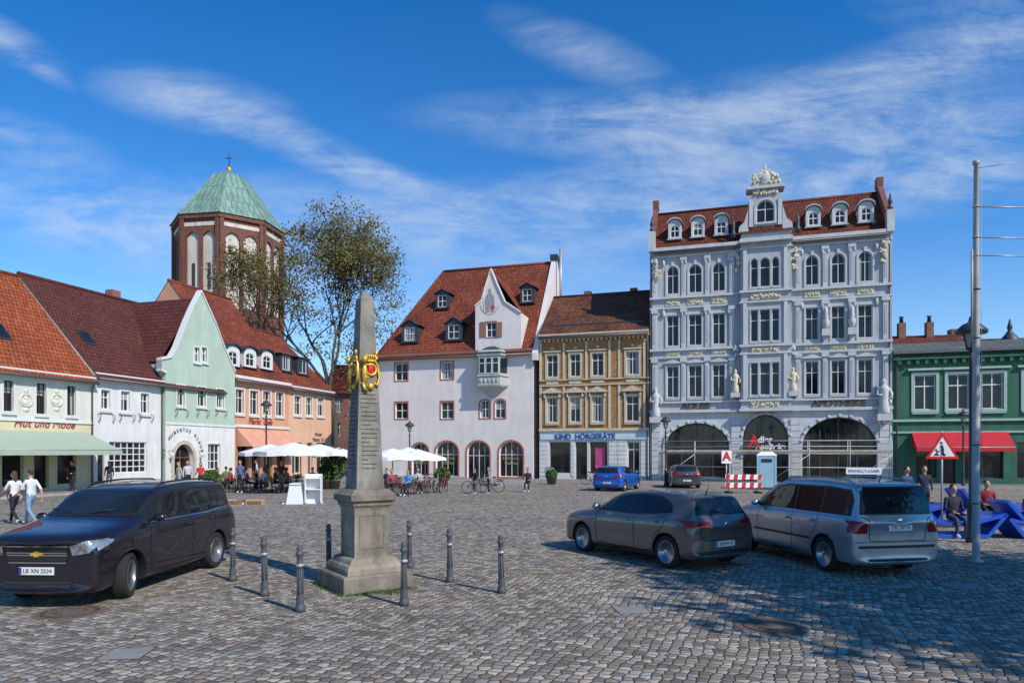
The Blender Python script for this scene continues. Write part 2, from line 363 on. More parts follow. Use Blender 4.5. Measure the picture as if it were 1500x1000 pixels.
# D peach
wD=plaster('peach_plaster',(.66,.34,.21)); wD2=plaster('light_peach_plaster',(.72,.44,.30)); u0,u1=L.u(340)+.01,L.u(423)
b=B('peach_cafe_house',L.M,u0)
zs=4.3
hs=std_windows(b,L,[(345,357,570,605),(366,378,572,607),(385,396,573,608),(404,415,575,609)],nx=2,rows=(.65,),sur=WFR,sw=.12,sy=.05,sill=WFR,curt=.2)
wall(b,wD,[(u0,zs),(u1,zs),(u1,8.2),(u0,8.2)],hs)
hs=[win(b,*P2(L,r),rise=.8,nx=2,rows=(.68,),fr=WOOD,glass=SHOPG,curt=0,dep=.3) for r in [(348,364,640,702),(369,381,640,702),(387,399,641,700),(406,418,642,700)]]
wall(b,plaster('terracotta_ground_floor',(.56,.26,.16)),[(u0,0),(u1,0),(u1,zs-.004),(u0,zs-.004)],hs,dep=.3)
b.box('band',WFR,u0,u1,-.08,0,zs-.1,zs+.1); b.box('cornice',WFR,u0,u1,-.3,0,7.95,8.18)
shell(b,wD,u0,u1,8.2,15.7,6); roof(b,RO2,u0,u1,8.2,15.7,6)
for px,t,q in ((342,504,537),(369,508,539),(395,514,542)):
    z=L.z(px,q)+.1; dormer(b,L.u(px)+.35,z,1.5,1.15,(z-8.2)/1.25-.25,1.6,WFR,COPG,.45,'arch',rows=(.6,))
b.text('cafe_lettering',mat('dark_red_letters2',(.3,.03,.03)),'Markt  Café',(L.u(381),-.05,L.z(381,618)),.62,ext=.015,shear=.3)
awning(b,mat('salmon_awning',(.62,.3,.21),.8),L.u(346),L.u(384),L.z(365,628),2.7,1.5)
awning(b,mat('salmon_awning2',(.62,.3,.21),.8),L.u(386),L.u(420),L.z(403,630),2.7,1.3)
downpipe(b,u0+.15,8); b.finish()
# E
u0,u1=L.u(423)+.005,L.u(487)
b=B('light_peach_house',L.M,u0)
hs=std_windows(b,L,[(431,441,580,607),(448,457,582,608),(465,474,583,609)],nx=2,rows=(.65,),sur=WFR,sw=.12,sy=.05,sill=WFR)
hs+=[win(b,*P2(L,r),nx=2,rows=(.7,),glass=SHOPG,curt=0,dep=.25) for r in [(428,442,648,693),(450,458,648,696),(464,480,648,692)]]
wall(b,wD2,[(u0,0),(u1,0),(u1,8.05),(u0,8.05)],hs)
b.box('cornice',WFR,u0,u1,-.3,0,7.8,8.03)
shell(b,wD2,u0,u1,8.05,13.6,6); roof(b,RO2,u0,u1,8.05,13.6,6)
for px in (436,460,):
    dormer(b,L.u(px),9.4,1.7,1.4,(9.4-8.05)/.93-.3,2.4,COPG,COPG,.1,'flat',rows=())
b.text('house_number_lettering',LET,'Hotel\nMarkt 15',(L.u(466),-.03,L.z(466,640)),.5,ext=.01)
downpipe(b,u1-.2,7.9); b.finish()
# street gap background houses
b=B('brick_side_street_house',Matrix.Translation((-22.6,82,0)))
BRK=tiles('red_brick',(.26,.1,.065),(.34,.14,.09),.25,.085,mort=.012,mcol=(.36,.33,.28))
hs=[win(b,1.0+i*2.1,2.1+i*2.1,z,z+1.6,nx=2) for i in range(3) for z in (1,4.2,7)]
wall(b,BRK,[(0,0),(7,0),(7,9.6),(0,9.6)],hs); shell(b,BRK,0,7,9.6,13,4); roof(b,RA,0,7,9.6,13,4); b.finish()
b=B('yellow_side_street_house',Matrix.Translation((-19.5,104,0)))
hs=[win(b,1.0+i*2.4,2.2+i*2.4,z,z+1.6,nx=2) for i in range(3) for z in (1,4.2)]
wy=plaster('yellow_plaster',(.6,.5,.35)); wall(b,wy,[(0,0),(9,0),(9,7.6),(0,7.6)],hs); shell(b,wy,0,9,7.6,12,4); roof(b,RD,0,9,7.6,12,4); b.finish()
# =============================== NORTH FRONT
L=Line1
wW=plaster('warm_white_plaster',(.70,.645,.615),.1); u0,u1=L.u(551),L.u(781); ze,zr=10.6,19.1; w=6.5
b=B('white_corner_house',L.M,u0)
zr_=lambda z:(z-ze)/((zr-ze)/w)
red1=mat('red_stone_surround',(.36,.12,.09),.7,.15)
hs=[]
for r in [(579,597,532,557),(646,664,530,555),(579,597,589,613),(646,664,588,613)]:
    hs.append(win(b,*P2(L,r),nx=2,rows=(.5,),sur=red1,sw=.1,sy=.03,curt=.3))
for r in [(703,718,586,612),(725,740,585,612)]: hs.append(win(b,*P2(L,r),rise=.3,nx=2,rows=(.5,),sur=red1,sw=.1,sy=.03))
for r in [(603,627,655,698),(638,671,651,700),(684,717,651,703),(731,766,649,702)]:
    u,v,z,t=P2(L,r); z=.25 if r[0]!=684 else .05
    hs.append(win(b,u,v,z,3.15 if r[0]>610 else 3.0,rise=(v-u)*.45,nx=4,rows=(.62,),sur=red1,sw=.12,sy=.04,glass=SHOPG,curt=0,dep=.3,fr=WFR,fw=.05))
wall(b,wW,[(u0,0),(u1,0),(u1,ze),(u0,ze)],hs,dep=.3)
BEI=mat('beige_window_film',(.4,.3,.16),.6,.3,3)
for r in ((638,671),(731,766),(603,627)):
    uc=(L.u(r[0])+L.u(r[1]))/2; b.text('window_lettering',BEI,'Schlemmer',(uc,.22,1.75),.36,ext=.004,shear=.2); b.text('window_lettering',BEI,'Stübchen',(uc,.22,1.35),.34,ext=.004,shear=.2)
b.box('plinth',mat('grey_stone_plinth',(.38,.37,.36),.9,.2,3,.4),u0,L.u(684)-.1,-.06,-.002,0,.24)
b.box('cornice',mat('brown_cornice',(.26,.12,.08),.7),u0,u1,-.35,0,ze-.22,ze)
shell(b,wW,u0,u1,ze,zr,w,gableL=False); roof(b,RO2,u0,u1,ze,zr,w,hipL=3.6)
for px,py,wd in ((596,503,1.5),(661,500,1.5)):
    z=L.z(px,py)+.2; dormer(b,L.u(px),z,wd,1.3,zr_(z)-.3,1.7,COPG,COPG,.5,'swept',rows=(.5,))
for px in (646,773):
    z=15.0; y=zr_(z)-.3; dormer(b,(px-750)/1000*59*1.045-1.0,z,1.25,1.2,y,1.5,COPG,COPG,.4,'gable',rows=(.5,))
th=.45
V=[(u1,-.35,ze-.4),(u1,w,zr+.55),(u1,2*w,ze),(u1,2*w,ze-1),(u1,-.35,ze-1)]
b.add('parapet_gable',wW,V+[(v[0]+th,v[1],v[2]) for v in V],[(0,1,2,3,4),(9,8,7,6,5),(0,1,6,5),(1,2,7,6),(0,5,9,4)])
b.box('parapet_cap',COPG,u1-.1,u1+th+.1,w-.4,w+.5,zr+.3,zr+.75); b.lathe('chimney_pot',COPG,[(.2,0),(.2,.9),(.28,.95),(.1,1.1)],(u1+.2,w+1,zr-.3),10)
b.tube('flue_pipe',STEEL,[(u1+.9,w-.5,zr-5),(u1+.9,w-.5,zr+1.2)],.12,8)
b.box('chimney_stack',wW,u1-.1,u1+1.2,w+1.5,w+2.6,zr-6,zr-3.2)
g=[(697,517),(697,450),(706,442),(713,417),(720,396),(729,418),(740,443),(764,459),(764,511)]
P=[(L.u(p),L.z(p,q)) for p,q in g]
b.T=b.T@Matrix.Translation((0,-.12,0))
hg=win(b,*P2(L,(713,727,472,494)),nx=2,rows=(.5,),sur=red1,sw=.08,sy=.03)
wall(b,wW,P,[hg],part='cross_gable')
SHU=mat('shutter_brown',(.25,.14,.09),.6)
for a in ((704,712),(728,736)):
    u_,v_,z_,t_=P2(L,(a[0],a[1],472,494)); b.box('shutters',SHU,u_,v_,-.07,-.01,z_,t_)
for i in range(1,7):
    p,q=P[i],P[i+1]; b.add('gable_coping',WFR,[(p[0],-.12,p[1]),(q[0],-.12,q[1]),(q[0],.3,q[1]),(p[0],.3,p[1]),(p[0],-.12,p[1]+.15),(q[0],-.12,q[1]+.15),(q[0],.3,q[1]+.15),(p[0],.3,p[1]+.15)],[(0,1,5,4),(4,5,6,7),(3,2,1,0)])
ap=P[4]; ul,ur=P[0][0],P[8][0]
b.face('cross_roof',RO2,[(ap[0],.3,ap[1]-.1),(ap[0],5,ap[1]-.1),(ul,5,13.6),(ul,.3,13.9)])
b.face('cross_roof',RO2,[(ap[0],.3,ap[1]-.1),(ap[0],5,ap[1]-.1),(ur,5,13.2),(ur,.3,13.4)])
for uu in (ul,ur): b.face('cross_gable',wW,[(uu,0,ze-.5),(uu,4,ze-.5),(uu,4,13.5),(uu,0,13.5)])
b.face('cross_gable',wW,[(ul,.0,ze-.6),(ur,.0,ze-.6),(ur,-.3,ze-.6),(ul,-.3,ze-.6)])
MUR=mat('mural_paint',(.3,.28,.3),.9,.5,9); um,zm=L.u(718),L.z(718,442)
ring=[(um+.8*math.cos(t*.3),zm-.15+.9*math.sin(t*.3)) for t in range(11,21)]
b.tube('mural',MUR,[(p[0],-.004,p[1]) for p in ring],.03,4,False)
b.extr('mural',MUR,[(um-.35,zm-.9),(um-.05,zm-.9),(um,zm-.1),(um+.05,zm-.9),(um+.35,zm-.9),(um+.42,zm+.1),(um+.3,zm+.55),(um+.12,zm+.65),(um+.14,zm+.95),(um,zm+1.1),(um-.14,zm+.95),(um-.12,zm+.65),(um-.3,zm+.55),(um-.42,zm+.1)],-.012,-.001)
b.ball('mural',mat('mural_red',(.4,.1,.08),.9),(um+.25,-.005,zm-.5),(.22,.012,.28)); b.tube('mural',MUR,[(um-.5,-.006,zm-.8),(um-.62,-.006,zm+1.2)],.02,4)
b.T=b.T@Matrix.Translation((0,.12,0))
OR=mat('grey_oriel_stone',(.42,.44,.42),.75,.12,3,.3,stain=.2); uo=L.u(722)
def ringm(b,part,m,foot,levels,c):
    n=len(foot); V=[];Fs=[]
    for z,k in levels: V+=[(c+p[0]*k,p[1]*k,z) for p in foot]
    for i in range(len(levels)-1):
        for j in range(n-1): Fs.append((i*n+j,i*n+j+1,(i+1)*n+j+1,(i+1)*n+j))
    Fs.append(tuple(range(n))); Fs.append(tuple((len(levels)-1)*n+j for j in range(n)))
    b.add(part,m,V,Fs)
ft=[(-1.35,0),(-.95,-1.05),(.95,-1.05),(1.35,0)]
ringm(b,'oriel',OR,ft,[(6.75,.15),(6.9,.35),(7.1,.4),(7.35,.75),(7.45,.8),(7.55,.98),(7.7,1.02),(7.72,.96),(8.35,.96),(8.38,1.04),(8.5,1.04),(8.52,.94),(10.0,.94),(10.02,1.06),(10.2,1.08),(10.5,.9)],uo)
ringm(b,'oriel_roof',COPG,ft,[(10.21,1.12),(10.3,1.05),(10.75,.5),(10.9,.2)],uo)
for i in (-1,0,1):
    b.box('oriel_window_frames',WFR,uo+i*.58-.26,uo+i*.58+.26,-1.03,-.95,8.6,9.9); b.box('oriel_window_glass',GLASS,uo+i*.58-.2,uo+i*.58+.2,-1.045,-1.0,8.66,9.4); b.box('oriel_window_glass',GLASS,uo+i*.58-.2,uo+i*.58+.2,-1.045,-1.0,9.47,9.84)
for s_ in (-1,1):
    A=Vector((uo+s_*.93,-.93,0)); Bv=Vector((uo+s_*1.22,-.12,0)); o=Vector((s_*.05,-.02,0))
    b.face('oriel_window_glass',GLASS,[A+o+Vector((0,0,8.66)),Bv+o+Vector((0,0,8.66)),Bv+o+Vector((0,0,9.84)),A+o+Vector((0,0,9.84))])
for i in range(5): b.ball('oriel_ornament',OR,(uo-.7+i*.35,-1.03,8.02),(.13,.05,.2))
downpipe(b,u0+.2,10.4); b.finish()
# ---- ochre brick house
wP=tiles('ochre_brick',(.40,.19,.065),(.47,.24,.09),.26,.09,mort=.008,mcol=(.36,.25,.15),var=.2,bs=.2)
CRM=mat('cream_stucco',(.58,.51,.38),.8,.12,3,.3,stain=.2); RUS=mat('white_rustication',(.62,.62,.60),.8,.08,2,.2,stain=.15)
u0,u1=L.u(782)+.46,L.u(951); ze=11.7; w=5
b=B('ochre_brick_house',L.M,u0)
hs=[]
cols=[(801,817),(835,850),(867,884),(917,936)]
for i,(a,c) in enumerate(cols):
    ua,ub=L.u(a),L.u(c); uc=(ua+ub)/2
    hs.append(win(b,ua,ub,8.25,10.0,nx=2,rows=(.68,),sur=CRM,sw=.13,sy=.07,sill=CRM,curt=.3))
    hs.append(win(b,ua,ub,4.65,6.6,nx=2,rows=(.68,),sur=CRM,sw=.13,sy=.07,sill=CRM,curt=.3))
    b.extr('pediments',CRM,[(uc-.8,6.95),(uc+.8,6.95),(uc+.8,7.03),(uc,7.4),(uc-.8,7.03)],-.25,0)
    b.box('pediments',CRM,uc-.7,uc+.7,-.15,0,10.2,10.3)
    for k in (-.6,.6): 
        b.box('brackets',CRM,uc+k-.06,uc+k+.06,-.18,0,6.6,6.94)
    b.box('panels',CRM,uc-.5,uc+.5,-.05,0,7.66,7.86)
    b.ball('ornaments',CRM,(uc,-.06,10.5),(.16,.06,.12)); b.ball('ornaments',CRM,(uc,-.2,7.15),(.14,.08,.1))
wall(b,wP,[(u0,3.9),(u1,3.9),(u1,ze),(u0,ze)],hs)
shops=[(805,835,650,702),(843,860,652,708),(864,890,650,702),(919,937,655,709)]
hs=[win(b,*P2(L,r)[:2],.6 if i%2==0 else .06,3.05,nx=1 if i<3 else 2,rows=(.8,),glass=SHOPG,fr=DKST if i<3 else WFR,dep=.3,curt=0) for i,r in enumerate(shops)]
wall(b,RUS,[(u0,0),(u1,0),(u1,3.896),(u0,3.896)],hs,dep=.3)
zz=.35
while zz<3.2:
    for a,c in ((u0,L.u(805)-.1),(L.u(835)+.08,L.u(843)-.05),(L.u(890)+.1,L.u(919)-.1),(L.u(937)+.1,u1)):
        if c-a>.2:
            n=max(1,round((c-a)/.8)); 
            for k in range(n): b.box('rustication_blocks',RUS,a+(c-a)*k/n+.02,a+(c-a)*(k+1)/n-.02,-.05,0,zz,zz+.3)
    zz+=.34
SIGNB=mat('blue_sign_board',(.02,.08,.3),.5); b.box('shop_sign',mat('sign_backing',(.5,.58,.62),.5),u0+.1,u1-.2,-.12,-.055,3.25,3.7)
b.text('sign_lettering',SIGNB,'KIND  HÖRGERÄTE',(u0+3.7,-.14,3.47),.55,ext=.02,bold=.015)
b.box('poster',mat('pink_poster',(.45,.06,.18),.5,.3,3),L.u(871),L.u(886),.24,.28,1.0,2.6); b.box('small_sign',SIGNB,L.u(800),L.u(812),-.1,-.04,.7,1.05)
b.text('sign_lettering',WHITE,'KIND',(L.u(806),-.11,.87),.3,ext=.006)
b.box('string_course',CRM,u0,u1,-.14,0,3.92,4.12); b.box('string_course',CRM,u0,u1,-.1,0,7.5,7.6); b.box('string_course',CRM,u0,u1,-.1,0,7.93,8.02)
b.box('cornice',CRM,u0,u1,-.3,0,11.2,11.42); b.box('cornice',CRM,u0,u1,-.45,0,11.44,11.6)
n=int((u1-u0)/.35)
for k in range(n): b.box('cornice_dentils',CRM,u0+k*.35+.08,u0+k*.35+.24,-.22,0,11.0,11.19)
for px in (792,826,859,893,907,944):
    b.box('pilasters',CRM,L.u(px)-.09,L.u(px)+.09,-.06,0,4.14,7.48); b.box('pilasters',CRM,L.u(px)-.09,L.u(px)+.09,-.06,0,8.04,10.95)
shell(b,wP,u0,u1,ze,15.6,w); roof(b,RB,u0,u1,ze,15.6,w,ov=.5)
for k in (2.5,6.5): b.box('chimney',mat('soot_brick',(.25,.12,.08),.9,.3,6),u0+k,u0+k+.6,w+.8,w+1.4,15,16.3)
b.box('snow_guard',DKST,u0+.5,u1-.5,.7,.73,12.3,12.5)
downpipe(b,u1-.15,11.2); b.finish()
# ---- pharmacy
wK=mat('pale_grey_stucco',(.43,.455,.475),.8,.06,.8,.15,stain=.2); wK2=mat('light_grey_stucco',(.54,.55,.55),.8,.08,1.5,.2,stain=.15)
ORN=mat('cream_stone_ornament',(.62,.55,.40),.8,.3,7,.8,fine=14)
u0,u1=L.u(952)+.005,L.u(1307); ze=17.7
b=B('pharmacy_building',L.M,u0)
rl=[(977,994),(1009,1028),(1044,1062)]; rc=[(1099,1110),(1112.5,1127.5),(1130,1141)]; rr=[(1180,1199),(1218,1238),(1257,1278)]
rows_=[(14.25,16.35,.5),(10.3,12.6,0),(6.4,8.75,0)]
hs=[];uL,uR=L.u(1085),L.u(1158); yb=-.45
hc=[]
for z0,z1,ri in rows_:
    for a,c in rl+rr: hs.append(win(b,L.u(a),L.u(c),z0,z1,rise=ri,nx=2,rows=(.66,),sur=wK2,sw=.11,sy=.08,sill=wK2,key=1 if ri else 0,curt=.12,fw=.05))
    for a,c in rc: hc.append(win(b,L.u(a),L.u(c),z0,z1,rise=ri*.7,y=yb,nx=1,rows=(.66,),sur=wK2,sw=.05,sy=.06,sill=wK2,curt=.1,fw=.05))
zs=5.2
wall(b,wK,[(u0,zs),(uL,zs),(uL,ze),(u0,ze)],hs[0:3]+hs[6:9]+hs[12:15]); wall(b,wK,[(uR,zs),(u1,zs),(u1,ze),(uR,ze)],hs[3:6]+hs[9:12]+hs[15:18])
wall(b,wK,[(uL,zs),(uR,zs),(uR,ze+.6),(uL,ze+.6)],hc,y=yb)
for uu in (uL,uR): b.face('walls',wK,[(uu,yb,zs),(uu,0,zs),(uu,0,ze+.6),(uu,yb,ze+.6)])
b.face('walls',wK,[(uL,yb,zs),(uR,yb,zs),(uR,0,zs),(uL,0,zs)])
ga=[(975,1068,4.45,1.7),(1088,1155,5.0,1.8),(1175,1285,4.75,2.0)]; hs=[]
for i,(a,c,zt,ri) in enumerate(ga):
    hs.append(win(b,L.u(a),L.u(c),.35 if i!=1 else .05,zt,rise=ri,nx=4 if i!=1 else 3,rows=(.55,),glass=SHOPG,fr=COPG,fw=.1,dep=.45,sur=wK2,sw=.18,sy=.12,curt=0,key=0))
    uc=(L.u(a)+L.u(c))/2
    for k in range(-5,6):
        if i!=1: b.box('window_muntins',DKST,uc+k*.42-.012,uc+k*.42+.012,.42,.44,3.0,min(4.2,zt-.35-abs(k)*.12))
wall(b,wK2,[(u0,0),(u1,0),(u1,zs-.004),(u0,zs-.004)],hs,dep=.45)
for (a,c,zt,ri) in ga:
    uc=(L.u(a)+L.u(c))/2; hw=(L.u(c)-L.u(a))/2+.12
    for k in range(11):
        t=math.pi*(k+.5)/11; b.ball('voussoirs',wK,(uc+hw*math.cos(t),-.14,zt-ri+(ri+.1)*math.sin(t)),(.14,.05,.14),6,4)
for px,hgt in ((961,5.1),(1078,5.1),(1165,5.1),(1296,5.1)):
    u=L.u(px); zz=.1
    while zz<4.6: b.box('rusticated_piers',wK2,u-.33,u+.33,-.12,0,zz,zz+.42); zz+=.46
for z,d,h in ((5.22,.28,.22),(5.95,.18,.14),(9.35,.14,.12),(9.9,.2,.18),(13.1,.14,.12),(13.85,.2,.16),(17.0,.15,.12),(17.45,.42,.25)):
    b.box('string_courses',wK2,u0,uL-.001,-d,0,z,z+h); b.box('string_courses',wK2,uR+.001,u1,-d,0,z,z+h); b.box('string_courses',wK2,uL-.1,uR+.1,yb-d,yb,z+.002,z+h-.002)
    b.box('string_courses',wK2,uL-.1,uL-.002,yb,-.0,z+.002,z+h-.002); b.box('string_courses',wK2,uR+.002,uR+.1,yb,0,z+.002,z+h-.002)
for px in (959,1001.5,1036,1072,1169,1208.5,1247.5,1297): 
    for z0,z1 in ((6.1,9.34),(10.1,13.09),(14.0,16.99)): b.box('pilasters',wK2,L.u(px)-.16,L.u(px)+.16,-.14,0,z0,z1); b.box('pilaster_caps',wK2,L.u(px)-.25,L.u(px)+.25,-.22,0,z1-.3,z1-.02); b.box('pilaster_panels',wK,L.u(px)-.08,L.u(px)+.08,-.16,-.13,z0+.4,z1-.6)
for px in (1091,1150):
    for z0,z1 in ((6.1,9.34),(10.1,13.09),(14.0,16.99)): b.box('pilasters',wK2,L.u(px)-.13,L.u(px)+.13,yb-.12,yb,z0,z1)
def clutter(u0,u1,z0,z1,y,n,r=.12,m=ORN):
    for i in range(n):
        u=u0+(u1-u0)*(i+.5)/n; 
        b.ball('stone_ornaments',m,(u+R.uniform(-.05,.05),y,R.uniform(z0,z1)),(R.uniform(.5,1.1)*r,r*.55,R.uniform(.6,1.2)*r),6,5)
for a,c in rl+rr:
    ua,ub=L.u(a),L.u(c); 
    for z0,z1 in ((13.33,13.8),(9.5,9.86)):
        b.box('relief_panels',ORN,ua-.1,ub+.1,-.05,0,z0,z1); clutter(ua,ub,z0+.15,z1-.15,-.06,9,.11)
    for s_ in (ua-.25,ub+.25): b.ball('stone_ornaments',wK2,(s_,-.1,12.75),(.12,.12,.3),6,5); b.ball('stone_ornaments',wK2,(s_,-.1,16.6),(.12,.12,.25),6,5)
    b.extr('window_hoods',wK2,[(ua-.2,8.95),(ub+.2,8.95),(ub+.2,9.03),((ua+ub)/2,9.25),(ua-.2,9.03)],-.2,0)
ua,ub=L.u(1099),L.u(1141)
for z0,z1 in ((13.33,13.8),(9.5,9.86),(5.5,6.0)): b.box('relief_panels',ORN,ua,ub,yb-.05,yb,z0,z1); clutter(ua,ub,z0+.1,z1-.1,yb-.08,16,.14)
for px in (963,1081,1163,1293): clutter(L.u(px)-.18,L.u(px)+.18,15.4,16.9,-.24,18,.13)
for px in (1077,1161): clutter(L.u(px)-.15,L.u(px)+.15,9.2,10.0,-.25,5,.16,wK2)
for px in (1209,1247):
    u=L.u(px); b.lathe('balcony_urn',wK2,[(.12,0),(.2,.15),(.26,.5),(.14,.75),(.2,.85),(.1,1.1),(.16,1.3),(.03,1.6)],(u,-.3,11.0),10); b.box('balcony_console',wK2,u-.28,u+.28,-.5,0,10.5,10.98)
def statue(u,z,h,y=-.35,m=ORN):
    k=h/1.8
    b.lathe('statues',m,[(.26*k,0),(.3*k,.1*k),(.24*k,.5*k),(.2*k,.95*k),(.25*k,1.25*k),(.22*k,1.42*k),(.08*k,1.5*k),(.12*k,1.62*k),(.11*k,1.75*k),(.02,1.85*k)],(u,y,z),10)
    b.tube('statues',m,[(u-.22*k,y,z+1.35*k),(u-.33*k,y-.12,z+1.0*k),(u-.1*k,y-.25,z+.95*k)],.07*k,6); b.tube('statues',m,[(u+.22*k,y,z+1.35*k),(u+.36*k,y-.05,z+1.05*k),(u+.3*k,y-.2,z+.75*k)],.07*k,6)
    b.box('statue_plinths',wK2,u-.35*k,u+.35*k,y-.3*k,0,z-.35*k,z-.002)
statue(L.u(1077),6.6,1.7); statue(L.u(1161),6.6,1.7); statue(L.u(961),4.9,2.2,m=wK2); statue(L.u(1293),4.9,2.4,m=wK2); clutter(L.u(1290)-.3,L.u(1298)+.2,4.3,6.6,-.3,8,.22,wK2)
GR=mat('dark_bronze_letters',(.09,.06,.025),.6)
b.text('sign_lettering',GR,'ADLER',(L.u(1019),-.05,5.69),.7,ext=.03,bold=.02); b.text('sign_lettering',GR,'APOTHEKE',(L.u(1228),-.05,5.69),.7,ext=.03,bold=.02)
b.text('pharmacy_sign',RED,'A',(L.u(1104),-.5,3.0),1.15,ext=.08,bold=.05); b.text('pharmacy_sign',WHITE,'dler',(L.u(1120),-.5,3.15),.62,ext=.04,bold=.02); b.text('pharmacy_sign',WHITE,'Apotheke',(L.u(1128),-.5,2.65),.5,ext=.04,bold=.02)
b.box('pharmacy_sign_bar',STEEL,L.u(1095),L.u(1147),-.46,-.43,2.35,2.42)
ug=L.u(1120.5)
hg=win(b,ug-.62,ug+.62,18.9,20.5,rise=.62,y=yb,nx=2,rows=(.6,),sur=wK2,sw=.14,sy=.1,curt=0)
wall(b,wK,[(ug-1.15,ze+.6),(ug+1.15,ze+.6),(ug+1.15,20.6),(ug+.9,20.9),(ug+.9,21.3),(ug-.9,21.3),(ug-.9,20.9),(ug-1.15,20.6)],[hg],y=yb,part='crown_gable')
for s_ in (-1,1):
    b.face('crown_gable',wK,[(ug+s_*1.15,yb,ze+.6),(ug+s_*1.15,1.5,ze+.6),(ug+s_*1.15,1.5,20.6),(ug+s_*1.15,yb,20.6)])
    b.extr('crown_scrolls',wK2,[(ug+s_*1.15,20.0),(ug+s_*1.15,18.3),(ug+s_*1.85,18.3),(ug+s_*1.8,18.7),(ug+s_*1.45,19.0),(ug+s_*1.3,19.5)],yb-.1,yb+.3)
    b.lathe('finials',COPG,[(.18,0),(.2,.3),(.1,.5),(.14,.8),(.02,1.6)],(ug+s_*2.2,-.3,ze+.3),8)
    b.box('pilasters',wK2,ug+s_*.98-.13,ug+s_*.98+.13,yb-.15,yb,18.6,20.5)
b.box('crown_gable',wK2,ug-1.3,ug+1.3,yb-.25,.6,21.3,21.5)
b.extr('crown_cartouche',ORN,[(ug-.95,21.51),(ug+.95,21.51),(ug+1.0,21.8),(ug+.75,22.0),(ug+.8,22.35),(ug+.45,22.45),(ug+.3,22.7),(ug-.3,22.7),(ug-.45,22.45),(ug-.8,22.35),(ug-.75,22.0),(ug-1.0,21.8)],yb-.1,yb+.3)
b.ball('crown_cartouche',wK2,(ug,yb-.12,22.05),(.38,.14,.42),10,8)
clutter(ug-.8,ug+.8,20.95,21.2,yb-.08,12,.15); clutter(ug-.9,ug+.9,21.6,22.4,yb-.14,26,.16); b.tube('finials',wK2,[(ug,yb+.1,22.6),(ug,yb+.1,23.1)],[.15,.03],6)
b.face('crown_roof',RA,[(ug-2.1,yb-.15,ze+.45),(ug+2.1,yb-.15,ze+.45),(ug+1.16,yb+.02,ze+1.0),(ug-1.16,yb+.02,ze+1.0)])
w=3.2; zr=21.3
shell(b,wK,u0,u1,ze,ze,7,False,False); roof(b,RA,u0+.35,u1-.35,ze,zr,w,ov=.3)
PWB=mat('party_wall_brick',(.2,.08,.055),.9,.25,5)
for uu in (u0,u1-.35):
    V=[(uu,-.3,ze),(uu,-.3,ze+.9),(uu,w-.3,zr+.5),(uu,w+.3,zr+.5),(uu,2*w+1,ze)]
    b.add('party_walls',PWB,V+[(v[0]+.35,v[1],v[2]) for v in V],[(0,1,2,3,4),(9,8,7,6,5),(0,5,6,1),(1,6,7,2),(2,7,8,3)])
    b.box('party_wall_caps',wK2,uu-.06,uu+.41,-.45,.1,ze-.2,ze+1.3); b.lathe('finials',COPG,[(.15,0),(.2,.2),(.08,.35),(.17,.55),(.02,1.2)],(uu+.18,-.2,ze+1.3),8)
    b.box('party_walls',PWB,uu-.05,uu+.4,w-.3,w+.35,zr+.5,zr+1.2)
for px in (985,1019,1053.5,1189,1228,1267):
    dormer(b,L.u(px)+.15,18.5,.98,1.05,(18.5-ze)*w/(zr-ze)-.35,1.5,wK2,wK,.42,'arch',rows=(.55,),ov=.14)
downpipe(b,u0+.12,17.2); downpipe(b,u1-.2,17.2); b.finish()
# ---- green house
wG=mat('dark_green_plaster',(.045,.145,.09),.85,.15,1,.15,stain=.3); GRT=mat('pale_green_trim',(.36,.47,.40),.8,.08,2)
u0,u1=L.u(1307)+.01,L.u(1625); 
b=B('green_plaster_house',L.M,u0); hs=[]
for a,c in ((1339,1371),(1388,1420),(1438,1470),(1500,1532)):
    hs.append(win(b,L.u(a),L.u(c),5.15,7.55,nx=2,rows=(.68,),fr=WFR,sur=GRT,sw=.18,sy=.07,sill=GRT,curt=.3,fw=.08))
    b.box('lintels',GRT,L.u(a)-.4,L.u(c)+.4,-.2,0,7.85,8.0)
wall(b,wG,[(u0,3.6),(u1,3.6),(u1,9),(u0,9)],hs)
hs=[win(b,L.u(a),L.u(c),z,2.9,nx=n,rows=(.75,),fr=COPG,glass=SHOPG,dep=.3,curt=0) for a,c,z,n in ((1342,1372,.5,1),(1380,1400,.05,2),(1412,1470,.5,2),(1490,1540,.5,2))]
wall(b,wG,[(u0,0),(u1,0),(u1,3.596),(u0,3.596)],hs,dep=.3)
b.box('string_course',GRT,u0,u1,-.15,0,4.35,4.5); b.box('string_course',GRT,u0,u1,-.1,0,3.55,3.68); b.box('cornice',wG,u0,u1,-.3,0,8.6,8.75); b.box('cornice',GUT,u0,u1,-.45,.4,9.0,9.15)
for k in range(28): b.box('cornice_dentils',wG,u0+.3+k*.55,u0+.5+k*.55,-.25,0,8.3,8.58)
awning(b,mat('red_awning',(.5,.02,.035),.8,.08),L.u(1335),L.u(1476),L.z(1405,632),2.55,1.3)
RG=tiles('grey_green_roofing',(.12,.14,.12),(.15,.16,.14),.6,2.0,var=.3)
b.face('roof',RG,[(u0,-.45,9.15),(u1,-.45,9.15),(u1,6,10.6),(u0,6,10.6)]); b.face('roof',RG,[(u0,12,9.15),(u1,12,9.15),(u1,6,10.6),(u0,6,10.6)])
for uu in (u0,u1): b.face('walls',wG,[(uu,0,0),(uu,12,0),(uu,12,9.1),(uu,6,10.5),(uu,0,9.1)])
downpipe(b,u0+.25,8.8); b.finish()
b=B('beige_background_house',Matrix.Translation((35,62,0))@Matrix.Rotation(rad(-10),4,'Z'))
